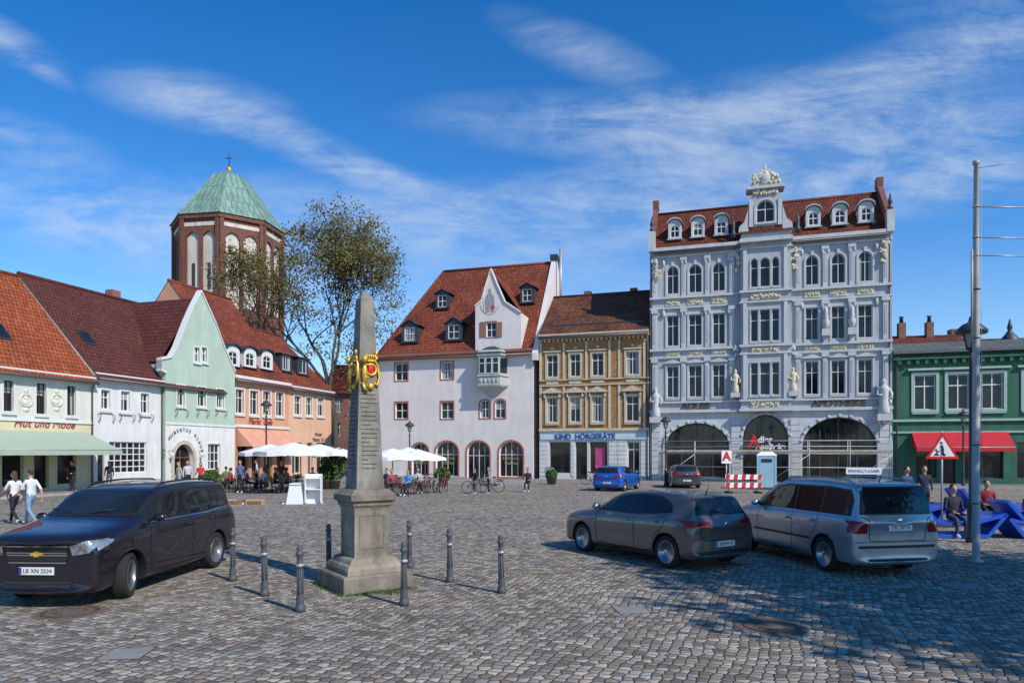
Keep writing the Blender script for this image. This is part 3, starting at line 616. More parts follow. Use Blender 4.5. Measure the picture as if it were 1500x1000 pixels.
pk=plaster('beige_plaster',(.42,.33,.26)); shell(b,pk,0,6,12,13.0,3); wall(b,pk,[(0,0),(6,0),(6,12),(0,12)],[win(b,1+i*1.8,1.8+i*1.8,9.8,11,nx=2) for i in range(3)]); roof(b,RA,0,6,12,13.0,3)
for k in (1.0,3.4): b.box('chimney',BRK,k,k+.6,2.4,3,12,14.4); b.lathe('chimney_pot',COPG,[(.2,0),(.15,.5),(.26,.6)],(k+.3,2.7,14.4),8)
b.finish()
b=B('brick_background_house',Matrix.Translation((41.5,66,0))@Matrix.Rotation(rad(-12),4,'Z'))
shell(b,BRK,0,10,12.2,12.2,4); wall(b,BRK,[(0,0),(10,0),(10,12.2),(0,12.2)],[win(b,1+i*2.2,2+i*2.2,10.2,11.4,nx=2) for i in range(4)]); roof(b,RD,0,10,12.2,13.4,4)
b.lathe('cupola',COPG,[(.8,0),(.9,.2),(.8,.8),(.4,1.3),(.15,1.7),(.25,1.9),(.04,2.8)],(7.2,3,12.6),12); b.box('chimney',BRK,2,3.4,3,4,12.5,14.6); b.finish()
# =============================== CHURCH TOWER
TBR=tiles('church_brick',(.27,.1,.06),(.19,.07,.05),.4,.16,mort=.015,mcol=(.3,.2,.16)); TW=plaster('niche_white',(.66,.6,.52),.3)
m,n_,l_,bs=newmat('verdigris_copper'); uv=n_.new('ShaderNodeTexCoord').outputs['UV']
wv=n_.new('ShaderNodeTexBrick'); wv.inputs['Scale'].default_value=1; wv.inputs['Brick Width'].default_value=.75; wv.inputs['Row Height'].default_value=3; wv.inputs['Mortar Size'].default_value=.06
wv.inputs['Color1'].default_value=(.19,.33,.28,1); wv.inputs['Color2'].default_value=(.25,.39,.32,1); wv.inputs['Mortar'].default_value=(.08,.18,.15,1); l_.new(uv,wv.inputs[0])
l_.new(mix(n_,l_,wv.outputs[0],ramp(n_,l_,noise(n_,l_,uv,.7,6),[(.3,(.6,.6,.55)),(.7,(1,1,1))]),1,'MULTIPLY'),bs.inputs['Base Color']); bs.inputs['Roughness'].default_value=.7; COPPER=m
D=98; tx=(335.5-750)/1000*D
b=B('church_tower',Matrix.Translation((tx,D,0))@Matrix.Rotation(rad(-9),4,'Z'))
Ro=7.35; zt=H+.325*D
ang=[rad(22.5+45*i) for i in range(8)]
oc=[(Ro*math.cos(a),Ro*math.sin(a)) for a in ang]
def lancet(a,c,z0,z1): return [(a,z0),(c,z0),(c,z1-.8),((a+c)/2+(c-a)*.3,z1-.25),((a+c)/2,z1),((a+c)/2-(c-a)*.3,z1-.25),(a,z1-.8)]
for i in range(8):
    p=Vector((*oc[i],0)); q=Vector((*oc[(i+1)%8],0)); dr=(p-q); ln=dr.length; dr/=ln; nr=Vector((dr.y,-dr.x,0)); 
    if nr.dot(p)<0: nr=-nr
    b.T=Matrix(((dr.x,-nr.x,0,q.x),(dr.y,-nr.y,0,q.y),(0,0,1,0),(0,0,0,1)))
    hs=[]
    for j in range(2):
        a=.75+j*(ln-1.5+.5)/2; c=a+(ln-2.0)/2
        hs.append(lancet(a,c,zt-12.5,zt-2.3))
    wall(b,TBR,[(0,0),(ln,0),(ln,zt),(0,zt)],hs,dep=.3)
    for h_ in hs:
        b.add('niches',TW,[(x,.3,z) for x,z in h_],[tuple(range(len(h_)))])
        cu=(h_[0][0]+h_[1][0])/2; b.box('louvres',BFR,cu-.2,cu+.2,.2,.29,zt-10,zt-6.5)
    b.box('corner_pilasters',TBR,0,.5,-.25,0,0,zt-.6); b.box('corner_pilasters',TBR,ln-.5,ln,-.25,0,0,zt-.6)
    b.box('cornice',TBR,-.1,ln+.1,-.3,0,zt-.6,zt-.02); b.box('brick_frieze',TW,.5,ln-.5,-.04,0,zt-1.6,zt-1.1)
b.T=Matrix()
b.lathe('copper_roof',COPPER,[(Ro+.5,0),(Ro-.35,1.0),(2.3,7.35),(2.1,7.5),(0,7.55)],(0,0,zt-.01),8,False,rad(22.5))
for a in ang: b.tube('roof_hips',COPPER,[((Ro+.5)*math.cos(a),(Ro+.5)*math.sin(a),zt),((Ro-.35)*math.cos(a),(Ro-.35)*math.sin(a),zt+1.0),(2.3*math.cos(a),2.3*math.sin(a),zt+7.35)],.1,5)
b.lathe('finial',GOLD,[(.1,0),(.1,.9),(.45,1.3),(.1,1.7)],(0,0,zt+7.4),10); b.tube('cross',COPG,[(0,0,zt+9),(0,0,zt+11)],.07,6); b.tube('cross',COPG,[(-.5,0,zt+10.3),(.5,0,zt+10.3)],.07,6)
b.finish()
# =============================== TREES
def leafmat(name,c1,c2,c3):
    m,n,l,bs=newmat(name); g=n.new('ShaderNodeNewGeometry'); tc=n.new('ShaderNodeTexCoord').outputs['Object']
    r=ramp(n,l,g.outputs['Random Per Island'],[(0,c1),(.5,c2),(1,c3)]); r=mix(n,l,r,ramp(n,l,noise(n,l,tc,.5,3),[(.35,(.55,.55,.5)),(.65,(1.2,1.2,1.1))]),1,'MULTIPLY')
    l.new(r,bs.inputs['Base Color']); bs.inputs['Roughness'].default_value=.6; bs.inputs['Specular IOR Level'].default_value=.25
    return m
LEAF=leafmat('spring_leaves',(.07,.08,.02),(.13,.12,.035),(.2,.14,.055)); LEAFG=leafmat('green_leaves',(.03,.07,.015),(.06,.12,.025),(.09,.15,.04))
BARK=mat('bark',(.085,.07,.055),.9,.3,4,.6)
def tree(name,loc,h,crown_r,crown_z0,nleaf,ls,seed,lm=LEAF,trunk_r=.35,lean=0,kids=5,lim=5,sp_=(.3,.8)):
    rr=random.Random(seed); b=B(name,Matrix.Translation(loc)); tips=[]
    cz=(crown_z0+h)/2; ch=(h-crown_z0)/2
    def inside(p): return (p.x/crown_r)**2+(p.y/crown_r)**2+((p.z-cz)/ch)**2
    def grow(p,d,ln,r,lev):
        pts=[p.copy()];rs=[r];q=p.copy();dd=d.copy(); k=4
        for i in range(k):
            dd=(dd+Vector((rr.uniform(-.2,.2),rr.uniform(-.2,.2),rr.uniform(-.03,.14)))).normalized(); q=q+dd*ln/k
            if lev and q.z>cz and inside(q)>1: break
            pts.append(q.copy()); rs.append(r*(1-.5*(i+1)/k))
            if lev>=2: tips.append(q.copy())
        if len(pts)<2: return
        b.tube('branches' if lev else 'trunk',BARK,pts,rs,8 if lev<2 else 4,False)
        if lev<lim and len(pts)==5:
            for j in range(kids if lev else kids+1):
                a=rr.uniform(0,6.28); sp=rr.uniform(.4,.95); o=dd.orthogonal().normalized(); o.rotate(Matrix.Rotation(a,3,dd))
                st=pts[rr.choice([2,3,4])] if lev else pts[rr.choice([3,4])]
                grow(st,(dd+o*sp).normalized(),ln*rr.uniform(.6,.8),r*.5,lev+1)
    grow(Vector((0,0,0)),Vector((lean,0,1)).normalized(),crown_z0+ch*.25,trunk_r,0)
    tips=[t for t in tips if inside(t)<1.05 and t.z>crown_z0*.85]
    V=[];Fs=[]; n=16
    for _ in range(int(nleaf/n)):
        if rr.random()<.75: c=rr.choice(tips)+Vector((rr.gauss(0,.5),rr.gauss(0,.5),rr.gauss(0,.4)))
        else:
            d=Vector((rr.gauss(0,1),rr.gauss(0,1),rr.gauss(0,1))).normalized()*rr.uniform(.5,.97)**.5; c=Vector((d.x*crown_r,d.y*crown_r,cz+d.z*ch))
        s=rr.uniform(*sp_)
        for k in range(n):
            p=c+Vector((rr.gauss(0,s),rr.gauss(0,s),rr.gauss(0,s*.7))); a=Vector((rr.gauss(0,1),rr.gauss(0,1),rr.gauss(0,1))).normalized(); e=a.orthogonal().normalized(); z=ls*rr.uniform(.6,1.3)
            i=len(V); V+=[p-a*z*.5,p+e*z*.3,p+a*z*.5,p-e*z*.3]; Fs.append((i,i+1,i+2,i+3))
    b.add('foliage',lm,V,Fs); return b.finish()
D=78
tree('deciduous_tree',((496-750)/1000*D,D,0),31,7.6,11,20000,.31,3,trunk_r=.42,kids=4)
tree('deciduous_tree',((358-750)/1000*80,80,0),26,4.2,13,6000,.28,5,trunk_r=.25,kids=4)
tree('unseen_shade_tree',(15.2,3.5,0),13,4.8,3.5,26000,.36,11,lm=LEAFG,trunk_r=.3,kids=4,lim=4)  # unseen tree, added out of frame to cast the lower-right shade
# =============================== GROUND
m,n,l,bs=newmat('cobblestone_setts'); tc=n.new('ShaderNodeTexCoord').outputs['Object']
wp=n.new('ShaderNodeTexNoise'); wp.inputs['Scale'].default_value=.5; wp.inputs['Detail'].default_value=1; l.new(tc,wp.inputs[0])
vm=n.new('ShaderNodeVectorMath'); vm.operation='MULTIPLY_ADD'; l.new(wp.outputs['Color'],vm.inputs[0]); vm.inputs[1].default_value=(.35,.35,0); l.new(tc,vm.inputs[2])
mp=n.new('ShaderNodeMapping'); mp.inputs['Rotation'].default_value=(0,0,.35); mp.inputs['Scale'].default_value=(8.2,9.6,0); l.new(vm.outputs[0],mp.inputs[0])
def vor(feat):
    v=n.new('ShaderNodeTexVoronoi'); v.voronoi_dimensions='2D'; v.feature=feat; v.inputs['Scale'].default_value=1; v.inputs['Randomness'].default_value=.5; l.new(mp.outputs[0],v.inputs['Vector']); return v
v1=vor('F1'); v2=vor('DISTANCE_TO_EDGE')
sep=n.new('ShaderNodeSeparateColor'); l.new(v1.outputs['Color'],sep.inputs[0])
stone=ramp(n,l,sep.outputs[0],[(0,(.17,.15,.125)),(.35,(.29,.26,.22)),(.7,(.39,.355,.31)),(1,(.56,.52,.46))])
stone=mix(n,l,stone,ramp(n,l,sep.outputs[1],[(0,(.90,.93,.98)),(1,(1.08,1.0,.9))]),1,'MULTIPLY')
stone=mix(n,l,stone,ramp(n,l,noise(n,l,tc,40,3),[(.3,(.7,.7,.7)),(.7,(1.1,1.1,1.1))]),1,'MULTIPLY')
joint=ramp(n,l,noise(n,l,tc,2.5,3),[(.35,(.08,.068,.052)),(.65,(.19,.16,.12))])
em=ramp(n,l,v2.outputs['Distance'],[(.03,(0,0,0)),(.1,(1,1,1))])
c=mix(n,l,joint,stone,em)
c=mix(n,l,c,ramp(n,l,noise(n,l,tc,.25,5,.7),[(.3,(.78,.78,.77)),(.7,(1.1,1.08,1.04))]),1,'MULTIPLY')
gm=mix(n,l,(0,0,0,1),ramp(n,l,v2.outputs['Distance'],[(.02,(1,1,1)),(.09,(0,0,0))]),ramp(n,l,noise(n,l,tc,.9,5,.7),[(.60,(0,0,0)),(.72,(.8,.8,.8))]))
c=mix(n,l,c,(.07,.09,.035,1),gm)
l.new(c,bs.inputs['Base Color']); bs.inputs['Roughness'].default_value=.8; bs.inputs['Specular IOR Level'].default_value=.2
hm=ramp(n,l,v2.outputs['Distance'],[(.0,(0,0,0)),(.12,(.75,.75,.75)),(.4,(1,1,1))])
bumpn(n,l,bs,hm,.7,.03); COB=m
b=B('ground'); b.add('ground',COB,[(-1500,-1500,0),(1500,-1500,0),(1500,1500,0),(-1500,1500,0)],[(0,1,2,3)])
b.finish()
PAV=tiles('pavement_slabs',(.33,.31,.28),(.27,.255,.235),.6,.6,mort=.02,bs=.3); KERB=mat('granite_kerb',(.34,.33,.31),.85,.2,5,.3)
b=B('pavement',Line1.M); b.box('slabs',PAV,-16,60,-3.6,.6,-.2,.12); b.box('kerb',KERB,-16,60,-3.78,-3.603,-.2,.125); b.finish()
b=B('pavement',Line2.M); b.box('slabs',PAV,20,68,-2.6,.6,-.2,.12); b.box('kerb',KERB,20,68,-2.78,-2.603,-.2,.125); b.finish()
CON=mat('concrete_slab',(.24,.235,.225),.85,.15,4,.2); CONL=mat('concrete_lid',(.13,.105,.08),.85,.25,6,.4); RUST=mat('rusted_iron',(.09,.06,.045),.7,.35,8,.5,metal=.1)
RB2=mat('ring_bricks',(.16,.1,.075),.9,.4,14,.5)
for px,py,r in ((103,896,.36),(1130,917,.36)):
    x,y,_=G(px,py); b=B('manhole_cover',Matrix.Translation((x,y,0)))
    b.lathe('brick_ring',RB2,[(r+.09,.0),(r+.09,.004),(r+.001,.004)],n=32,sm=False)
    b.lathe('frame',RUST,[(r,0),(r,.012),(r-.05,.012),(r-.055,.006)],n=32,sm=False); b.lathe('lid',CONL,[(r-.055,.0),(r-.055,.008),(0,.008)],n=32,sm=False)
    for i in range(12):
        a=i*math.pi/6; b.box('lid_ribs',RUST,math.cos(a)*r*.55-.02,math.cos(a)*r*.55+.02,math.sin(a)*r*.55-.02,math.sin(a)*r*.55+.02,.008,.014)
    b.finish()
for px,py,a,c in ((925,893,.22,.13),(185,957,.22,.13),(1410,858,.3,.15)):
    x,y,_=G(px,py); b=B('concrete_access_slab',Matrix.Translation((x,y,0))@Matrix.Rotation(.1,4,'Z')); b.box('slab',CON,-a,a,-c*1.6,c*1.6,-.05,.006); b.box('rim',RUST,-a-.02,a+.02,-c*1.6-.02,c*1.6+.02,-.05,.003); b.finish()
# =============================== OBELISK
SAND=mat('weathered_sandstone',(.31,.27,.205),.9,.32,2.2,.6,stain=.55,fine=25); SAND2=mat('dark_sandstone',(.24,.21,.165),.9,.35,2.5,.7,stain=.5); SAND3=mat('grey_sandstone',(.24,.22,.185),.9,.35,2.6,.6,stain=.6,fine=25)
b=B('postal_milestone_obelisk',Matrix.Translation((-2.48,11.49,0))@Matrix.Rotation(rad(35),4,'Z'))
def sq(part,m,levels):
    V=[];Fs=[]
    for s_,z in levels: V+=[(-s_/2,-s_/2,z),(s_/2,-s_/2,z),(s_/2,s_/2,z),(-s_/2,s_/2,z)]
    for i in range(len(levels)-1):
        for j in range(4): Fs.append((i*4+j,i*4+(j+1)%4,i*4+4+(j+1)%4,i*4+4+j))
    Fs.append((0,1,2,3)); k=len(levels)*4-4; Fs.append((k,k+1,k+2,k+3)); b.add(part,m,V,Fs)
sq('plinth',SAND2,[(1.19,0),(1.2,.02),(1.2,.25),(1.17,.28)]); sq('base_step',SAND,[(.98,.281),(.98,.36),(.92,.42),(.84,.44),(.78,.5),(.7,.53)])
sq('pedestal',SAND,[(.62,.531),(.6,.56),(.6,1.3),(.62,1.34)]); sq('pedestal_cap',SAND2,[(.62,1.341),(.68,1.38),(.68,1.42),(.79,1.46),(.79,1.55),(.72,1.58),(.6,1.64)])
sq('shaft',SAND3,[(.5,1.641),(.49,1.66),(.475,1.74),(.225,4.8),(.225,4.81),(.02,4.96)])
for k in range(4):
    b.T=Matrix.Rotation(rad(90*k),4,'Z')
    b.box('pedestal_panel',SAND2,-.22,.22,-.306,-.298,.66,.68); b.box('pedestal_panel',SAND2,-.22,.22,-.306,-.298,1.2,1.22); b.box('pedestal_panel',SAND2,-.22,-.2,-.306,-.298,.681,1.199); b.box('pedestal_panel',SAND2,.2,.22,-.306,-.298,.681,1.199)
    sl=(.475-.225)/2/(4.8-1.74)
    yy=lambda z:-(.475/2-(z-1.74)*sl)-.003
    for i in range(18):
        z=3.2-i*.072
        if k in (0,3):
            x=-.14
            while x<.12:
                q=R.uniform(.015,.045); b.box('inscription',LET,x,x+q,yy(z)-.001,yy(z)+.02,z,z+.016); x+=q+.012
                if i%4==3 and x>-.02: break
    if k in (0,3):
        y=yy(3.6)-.02
        b.ball('coat_of_arms',RED,(.03,y,3.62),(.06,.035,.085),10,8); b.torus('coat_of_arms',GOLD,(.03,y-.01,3.62),.09,.026,'y',16,5)
        b.ball('coat_of_arms',GOLD,(-.09,y-.03,3.55),(.05,.045,.17)); b.ball('coat_of_arms',GOLD,(-.1,y-.06,3.78),(.06,.055,.065)); b.tube('coat_of_arms',GOLD,[(-.12,y-.02,3.4),(-.1,y-.04,3.3),(-.04,y-.03,3.26)],.025,6)
        b.tube('coat_of_arms',GOLD,[(.06,y,3.42),(.14,y-.02,3.36),(.18,y-.01,3.5),(.15,y,3.7),(.1,y,3.78),(.14,y-.02,3.84)],.024,6)
        b.box('coat_of_arms',GOLD,-.05,.1,y-.04,y+.01,3.75,3.79); b.ball('coat_of_arms',GOLD,(.03,y-.02,3.34),(.06,.03,.06)); b.ball('coat_of_arms',GOLD,(.12,y-.02,3.9),(.03,.03,.05))
        for j in range(5): b.tube('coat_of_arms',GOLD,[(-.05+j*.036,y-.02,3.79),(-.055+j*.038,y-.03,3.87)],[.012,.018],5)
        b.tube('coat_of_arms',GOLD,[(-.1,y-.05,3.7),(-.02,y-.07,3.68)],.018,6); b.tube('coat_of_arms',GOLD,[(-.12,y-.05,3.5),(-.02,y-.06,3.48)],.018,6)
b.T=Matrix(); b.finish()
GRS=leafmat('grass_blades',(.04,.08,.015),(.08,.13,.03),(.12,.15,.05))
b=B('grass_tufts'); V=[];Fs=[]
for i in range(900):
    k=R.choice([0,0,0,1,2]); 
    if k==0: p=Vector((-2.48,11.49,0))+Matrix.Rotation(rad(35),3,'Z')@Vector((R.choice([-.4,-.1,.35])+R.gauss(0,.13),-.62-abs(R.gauss(0,.03)),0))
    elif k==1: p=Vector((-2.48,11.49,0))+Matrix.Rotation(rad(35),3,'Z')@Vector((-.62-abs(R.gauss(0,.03)),R.uniform(-.62,.62),0))
    else: p=Vector((-1.95+R.gauss(0,.1),10.9+R.gauss(0,.06),0))
    h=R.uniform(.02,.06); d=Vector((R.gauss(0,.02),R.gauss(0,.02),h)); e=Vector((.006,0,0)); j=len(V); V+=[p-e,p+e,p+d]; Fs.append((j,j+1,j+2))
b.add('blades',GRS,V,Fs); b.finish()
# =============================== BOLLARDS
for a,c in ((341,850),(388,872),(440,895),(592,886),(659,852),(735,868),(600,831),(482,841)):
    x,y,_=G(a,c); b=B('street_bollard',Matrix.Translation((x,y,0))@Matrix.Rotation(rad(R.uniform(-1.2,1.2)),4,'Y'))
    b.lathe('post',IRON,[(.075,0),(.075,.06),(.06,.09),(.055,.12),(.058,.2),(.045,.23),(.042,.62),(.055,.64),(.055,.67),(.042,.69),(.04,.78),(.058,.80),(.058,.83),(.035,.85),(.045,.88),(.04,.915),(.0,.935)],n=14)
    b.lathe('band',STEEL,[(.057,.635),(.059,.655),(.057,.675)],n=14)
    for j in range(8):
        a=j*math.pi/4; b.tube('flutes',IRON,[(math.cos(a)*.044,math.sin(a)*.044,.25),(math.cos(a)*.041,math.sin(a)*.041,.6)],.008,4)
    b.finish()
# =============================== LAMPS, POLES, SIGNS
LGL=glassmat('lantern_glass',(.3,.3,.27),(.4,.4,.36),.2)
def lamp(px,py,h=5.4,loc=None):
    x,y,_=loc or G(px,py); b=B('street_lamp',Matrix.Translation((x,y,0)))
    b.lathe('post',DKST,[(.13,0),(.13,.15),(.09,.25),(.09,.9),(.11,.95),(.06,1.05),(.05,h-1.1),(.08,h-1.05),(.04,h-.95),(.04,h-.75)],n=12)
    b.lathe('lantern_glass',LGL,[(.1,h-.72),(.19,h-.3)],n=6,sm=False); b.lathe('lantern_roof',DKST,[(.34,h-.36),(.36,h-.28),(.2,h-.12),(.07,h-.06),(.05,h+.05),(.0,h+.12)],n=12)
    b.lathe('lantern_base',DKST,[(.05,h-.78),(.13,h-.74),(.13,h-.70)],n=8)
    for j in range(6):
        a=j*math.pi/3; b.tube('lantern_ribs',DKST,[(.11*math.cos(a),.11*math.sin(a),h-.72),(.2*math.cos(a),.2*math.sin(a),h-.3)],.012,4)
    b.finish()
lamp(390,713,5.6); lamp(600,705,4.6); lamp(975,712,4.6); lamp(1411,714,4.9); lamp(0,0,5.55,loc=(11.44,17.0,0))
x,y,_=G(1427,822); b=B('flagpole',Matrix.Translation((x+.04,y,0)))
PST=mat('brushed_pole_steel',(.40,.39,.37),.55,.15,3,metal=.1)
b.lathe('pole',PST,[(.14,0),(.14,.02),(.07,.03),(.068,3.5),(.055,6.8),(.042,8.15),(.065,8.17),(.065,8.24),(0,8.27)],(.0,0,0),14); b.tube('side_pole',PST,[(-.1,-.02,4.5),(-.1,-.02,6.4)],.022,8)
for z in (7.3,6.67,6.3): b.tube('banner_arm',STEEL,[(0,0,z),(1.3,0,z-.02)],.014,6); b.torus('arm_collar',STEEL,(0,0,z),.055,.02,'z',12,5)
b.tube('halyard',STEEL,[(.05,0,8.1),(1.3,0,8.28)],.008,5); b.tube('halyard',STEEL,[(.08,-.03,8.1),(.1,-.03,1.2)],.005,4)
for z in (1.2,2.4,4.6,5.6): b.torus('collar',DKST,(0,0,z),.07,.012,'z',14,5)
b.finish()
x,y=(.630*20.6,20.6); b=B('roadworks_warning_sign',Matrix.Translation((x,y,0))@Matrix.Rotation(rad(-12),4,'Z'))
z=2.05; s=.46
b.extr('board',RED,[(-s,z),(s,z),(0,z+.8)],-.02,0); b.extr('board_face',WHITE,[(-s*.74,z+.07),(s*.74,z+.07),(0,z+.66)],-.024,-.021)
b.tube('digger_symbol',LET,[(-.02,-.03,z+.42),(.02,-.03,z+.28),(.0,-.03,z+.12)],.03,5); b.tube('digger_symbol',LET,[(.02,-.03,z+.3),(-.12,-.03,z+.2),(-.18,-.03,z+.3)],.018,5); b.tube('digger_symbol',LET,[(.0,-.03,z+.2),(.08,-.03,z+.1)],.022,5); b.ball('digger_symbol',LET,(-.03,-.03,z+.48),(.035,.01,.035)); b.extr('digger_symbol',LET,[(-.25,z+.1),(-.08,z+.1),(-.16,z+.19)],-.03,-.025)
b.tube('post',STEEL,[(0,.02,0),(0,.02,z+.85)],.03,8); b.box('foot',mat('recycled_rubber',(.05,.05,.05),.9),-.3,.3,-.18,.22,0,.1)
b.finish()
# =============================== BLUE SEATS : angular lounge seats of folded blue ribbons
def bseat(x,y,rot,L_=2.0,hh=.95,dp=.9):
    b=B('blue_lounge_bench',Matrix.Translation((x,y,0))@Matrix.Rotation(rad(rot),4,'Z'))
    def ribbon(P,t,y0,y1,part):
        n=len(P); 
        for i in range(n-1):
            p=Vector(P[i]);q=Vector(P[i+1]); d=(q-p).normalized(); nn=Vector((-d.y,d.x))*t/2; p=p-d*t*.3;q=q+d*t*.3; e=.0015*i
            b.extr(part,BLUE,[p-nn,q-nn,q+nn,p+nn],y0+e,y1-e)
    ribbon([(0,.5),(.35,.06),(L_-.45,.06),(L_,.62)],.09,0,dp,'base_ribbon')
    ribbon([(-.05,hh),(.42,.4),(1.15,.36),(L_+.0,.62)],.09,.0,dp,'seat_ribbon')
    ribbon([(0,.5),(.42,.4)],.08,0.003,dp-.003,'link')
    b.finish()
bseat(10.75,17.9,-5,2.1,.95); bseat(12.95,17.7,-4,2.1,.95); bseat(11.3,20.8,6,2.2,1.1); bseat(13.7,20.6,0,2.2,1.1)
# =============================== SCAFFOLD, BARRIER, TOILET
b=B('scaffolding',Line1.M); ua,ub=Line1.u(968),Line1.u(1297)
PLK=mat('scaffold_planks',(.42,.36,.28),.85,.25,4)
n=6
for i in range(n+1):
    u=ua+(ub-ua)*i/n
    for y in (-1.0,-1.9): b.tube('standards',STEEL,[(u,y,.12),(u,y,3.1)],.03,6); b.box('base_plates',STEEL,u-.08,u+.08,y-.08,y+.08,.12,.13)
    b.tube('transoms',STEEL,[(u,-1,2.15),(u,-1.9,2.15)],.025,6)
for z in (1.2,2.15,2.65,3.05):
    b.tube('ledgers',STEEL,[(ua,-1.93,z),(ub,-1.93,z)],.026,6)
b.box('deck',PLK,ua,ub,-1.85,-1.05,2.2,2.26); b.box('toe_board',PLK,ua,ub,-1.9,-1.87,2.27,2.42)
for i in (0,3,5): b.tube('braces',STEEL,[(ua+(ub-ua)*i/n,-1.96,.2),(ua+(ub-ua)*(i+1)/n,-1.96,2.1)],.022,6)
b.box('banner',WHITE,Line1.u(1232),Line1.u(1282),-1.98,-1.96,.75,1.2); b.text('banner_text',SIGNB,'EINHELLT-LASER',(Line1.u(1257),-1.99,.97),.26,ext=.003)
b.finish()
x,y,_=G(1089,722)
b=B('construction_barrier',Matrix.Translation((x,y,0)))
for i in range(9): 
    for z in (.75,.3): b.add('boards',RED if i%2==0 else WHITE,[(-1.0+i*.22,-.02,z),(-1.0+(i+1)*.22,-.02,z),(-1.0+(i+1)*.22+.05,-.02,z+.28),(-1.0+i*.22+.05,-.02,z+.28)],[(0,1,2,3)])
b.box('board_back',WHITE,-1,1.03,-.015,.02,.3,.58); b.box('board_back',WHITE,-1,1.03,-.015,.02,.75,1.03)
for k in (-.8,.8): b.tube('post',STEEL,[(k,.05,0),(k,.05,1.1)],.025,6); b.box('foot',RUBBER,k-.12,k+.12,-.35,.4,0,.1)
b.finish()
x,y,_=G(1123,716); b=B('portable_toilet',Matrix.Translation((x,y,0))@Matrix.Rotation(rad(-20),4,'Z'))
LB=mat('pale_blue_plastic',(.36,.55,.62),.5,.08); b.box('cabin',WHITE,-.55,.55,-.55,.55,.1,2.05); b.box('base',DKST,-.6,.6,-.6,.6,0,.1)
b.box('door',LB,-.4,.4,-.58,-.55,.15,1.95); 
for k in (-.5,.5): b.box('corner_posts',LB,k-.06,k+.06,-.6,-.5,.1,2.05)
b.box('vent',DKST,-.3,.3,-.6,-.58,1.65,1.85); b.add('roof',WHITE,[(-.6,-.6,2.05),(.6,-.6,2.05),(.6,.6,2.05),(-.6,.6,2.05),(-.35,-.4,2.28),(.35,-.4,2.28),(.35,.4,2.28),(-.35,.4,2.28)],[(0,1,5,4),(1,2,6,5),(2,3,7,6),(3,0,4,7),(4,5,6,7)]); b.finish()
x,y,_=G(1064,711); b=B('pharmacy_street_sign',Matrix.Translation((x,y,0))); b.box('panel',WHITE,-.33,.33,-.06,.06,1.5,2.35); b.text('letter',RED,'A',(0,-.07,1.95),.8,ext=.01,bold=.03); b.tube('post',STEEL,[(0,0,0),(0,0,1.5)],.04,8); b.finish()
# =============================== CAFE
def parasol(px,py,rr,h,hub=.55):
    x,y,_=G(px,py); b=B('white_parasol',Matrix.Translation((x,y,0))@Matrix.Rotation(R.uniform(0,1),4,'Z'))
    b.tube('pole',TWOOD,[(0,0,0),(0,0,h)],.035,8); b.lathe('base',CON,[(.35,0),(.35,.08),(.08,.12),(.05,.4)],n=12)
    n=8; V=[(0,0,h)]
    for i in range(n*2):
        a=math.pi*i/n; k=1 if i%2==0 else .95; V.append((rr*k*math.cos(a),rr*k*math.sin(a),h-hub+(0 if i%2==0 else .04)))
    for i in range(n*2): V.append((V[1+i][0]*1.005,V[1+i][1]*1.005,V[1+i][2]-.2))
    N=n*2
    b.add('canopy',CANV,V,[(0,1+i,1+(i+1)%N) for i in range(N)]+[(1+i,1+(i+1)%N,1+N+(i+1)%N,1+N+i) for i in range(N)])
    for i in range(n):
        a=2*math.pi*i/n; b.tube('ribs',TWOOD,[(0,0,h-.06),(rr*.98*math.cos(a),rr*.98*math.sin(a),h-hub-.02)],.012,4)
    b.finish()
for a in ((395,716,1.9,2.75),(430,722,2.1,2.8),(468,716,2.1,2.75),(440,708,2.0,2.8),(575,716,1.8,2.5),(612,714,1.8,2.45),(598,710,1.8,2.6),(495,708,1.8,2.6)): parasol(*a)
def chair(x,y,rot):
    b=B('cafe_chair',Matrix.Translation((x,y,0))@Matrix.Rotation(rot,4,'Z'))
    for i in (-.19,.19):
        b.tube('legs',DKST,[(i,-.2,0),(i*.9,-.17,.44)],.014,5); b.tube('legs',DKST,[(i,.22,0),(i*.9,.18,.45),(i*.95,.25,.88)],.014,5); b.tube('armrest',DKST,[(i*1.1,-.15,.44),(i*1.15,-.15,.65),(i,.22,.68)],.014,5)
    b.box('seat',WOOD,-.2,.2,-.2,.2,.44,.47)
    for z in (.58,.68,.78): b.box('back_slats',WOOD,-.18,.18,.2+(z-.5)*.17,.22+(z-.5)*.17,z,z+.06)
    b.finish()
def table(x,y):
    b=B('cafe_table',Matrix.Translation((x,y,0))); b.lathe('top',WOOD,[(.4,.72),(.4,.75),(0,.751)],n=16,sm=False); b.tube('stem',DKST,[(0,0,.03),(0,0,.72)],.03,8); b.lathe('foot',DKST,[(.25,0),(.22,.03),(.04,.06)],n=12); b.finish()
for px,py in ((322,717),(345,719),(372,717),(398,720),(425,714),(330,712),(455,715),(560,716)):
    x,y,_=G(px,py); table(x,y); a=R.uniform(0,6)
    for k in range(3): 
        t=a+k*2.1; chair(x+.7*math.cos(t),y+.7*math.sin(t),t-math.pi/2)
x,y,_=G(445,738)
b=B('white_timber_stand',Matrix.Translation((x,y,0))@Matrix.Rotation(rad(8),4,'Z'))
for yy in (0,.7):
    b.extr('trapezoid_panel',WHITE,[(-.75,0),(.0,0),(-.12,.85),(-.6,.85)],yy,yy+.04)
b.box('shelf',WHITE,-.6,-.12,-.05,.8,.85,.9); b.box('shelf',WHITE,-.95,.75,.2,.6,.0,.06)
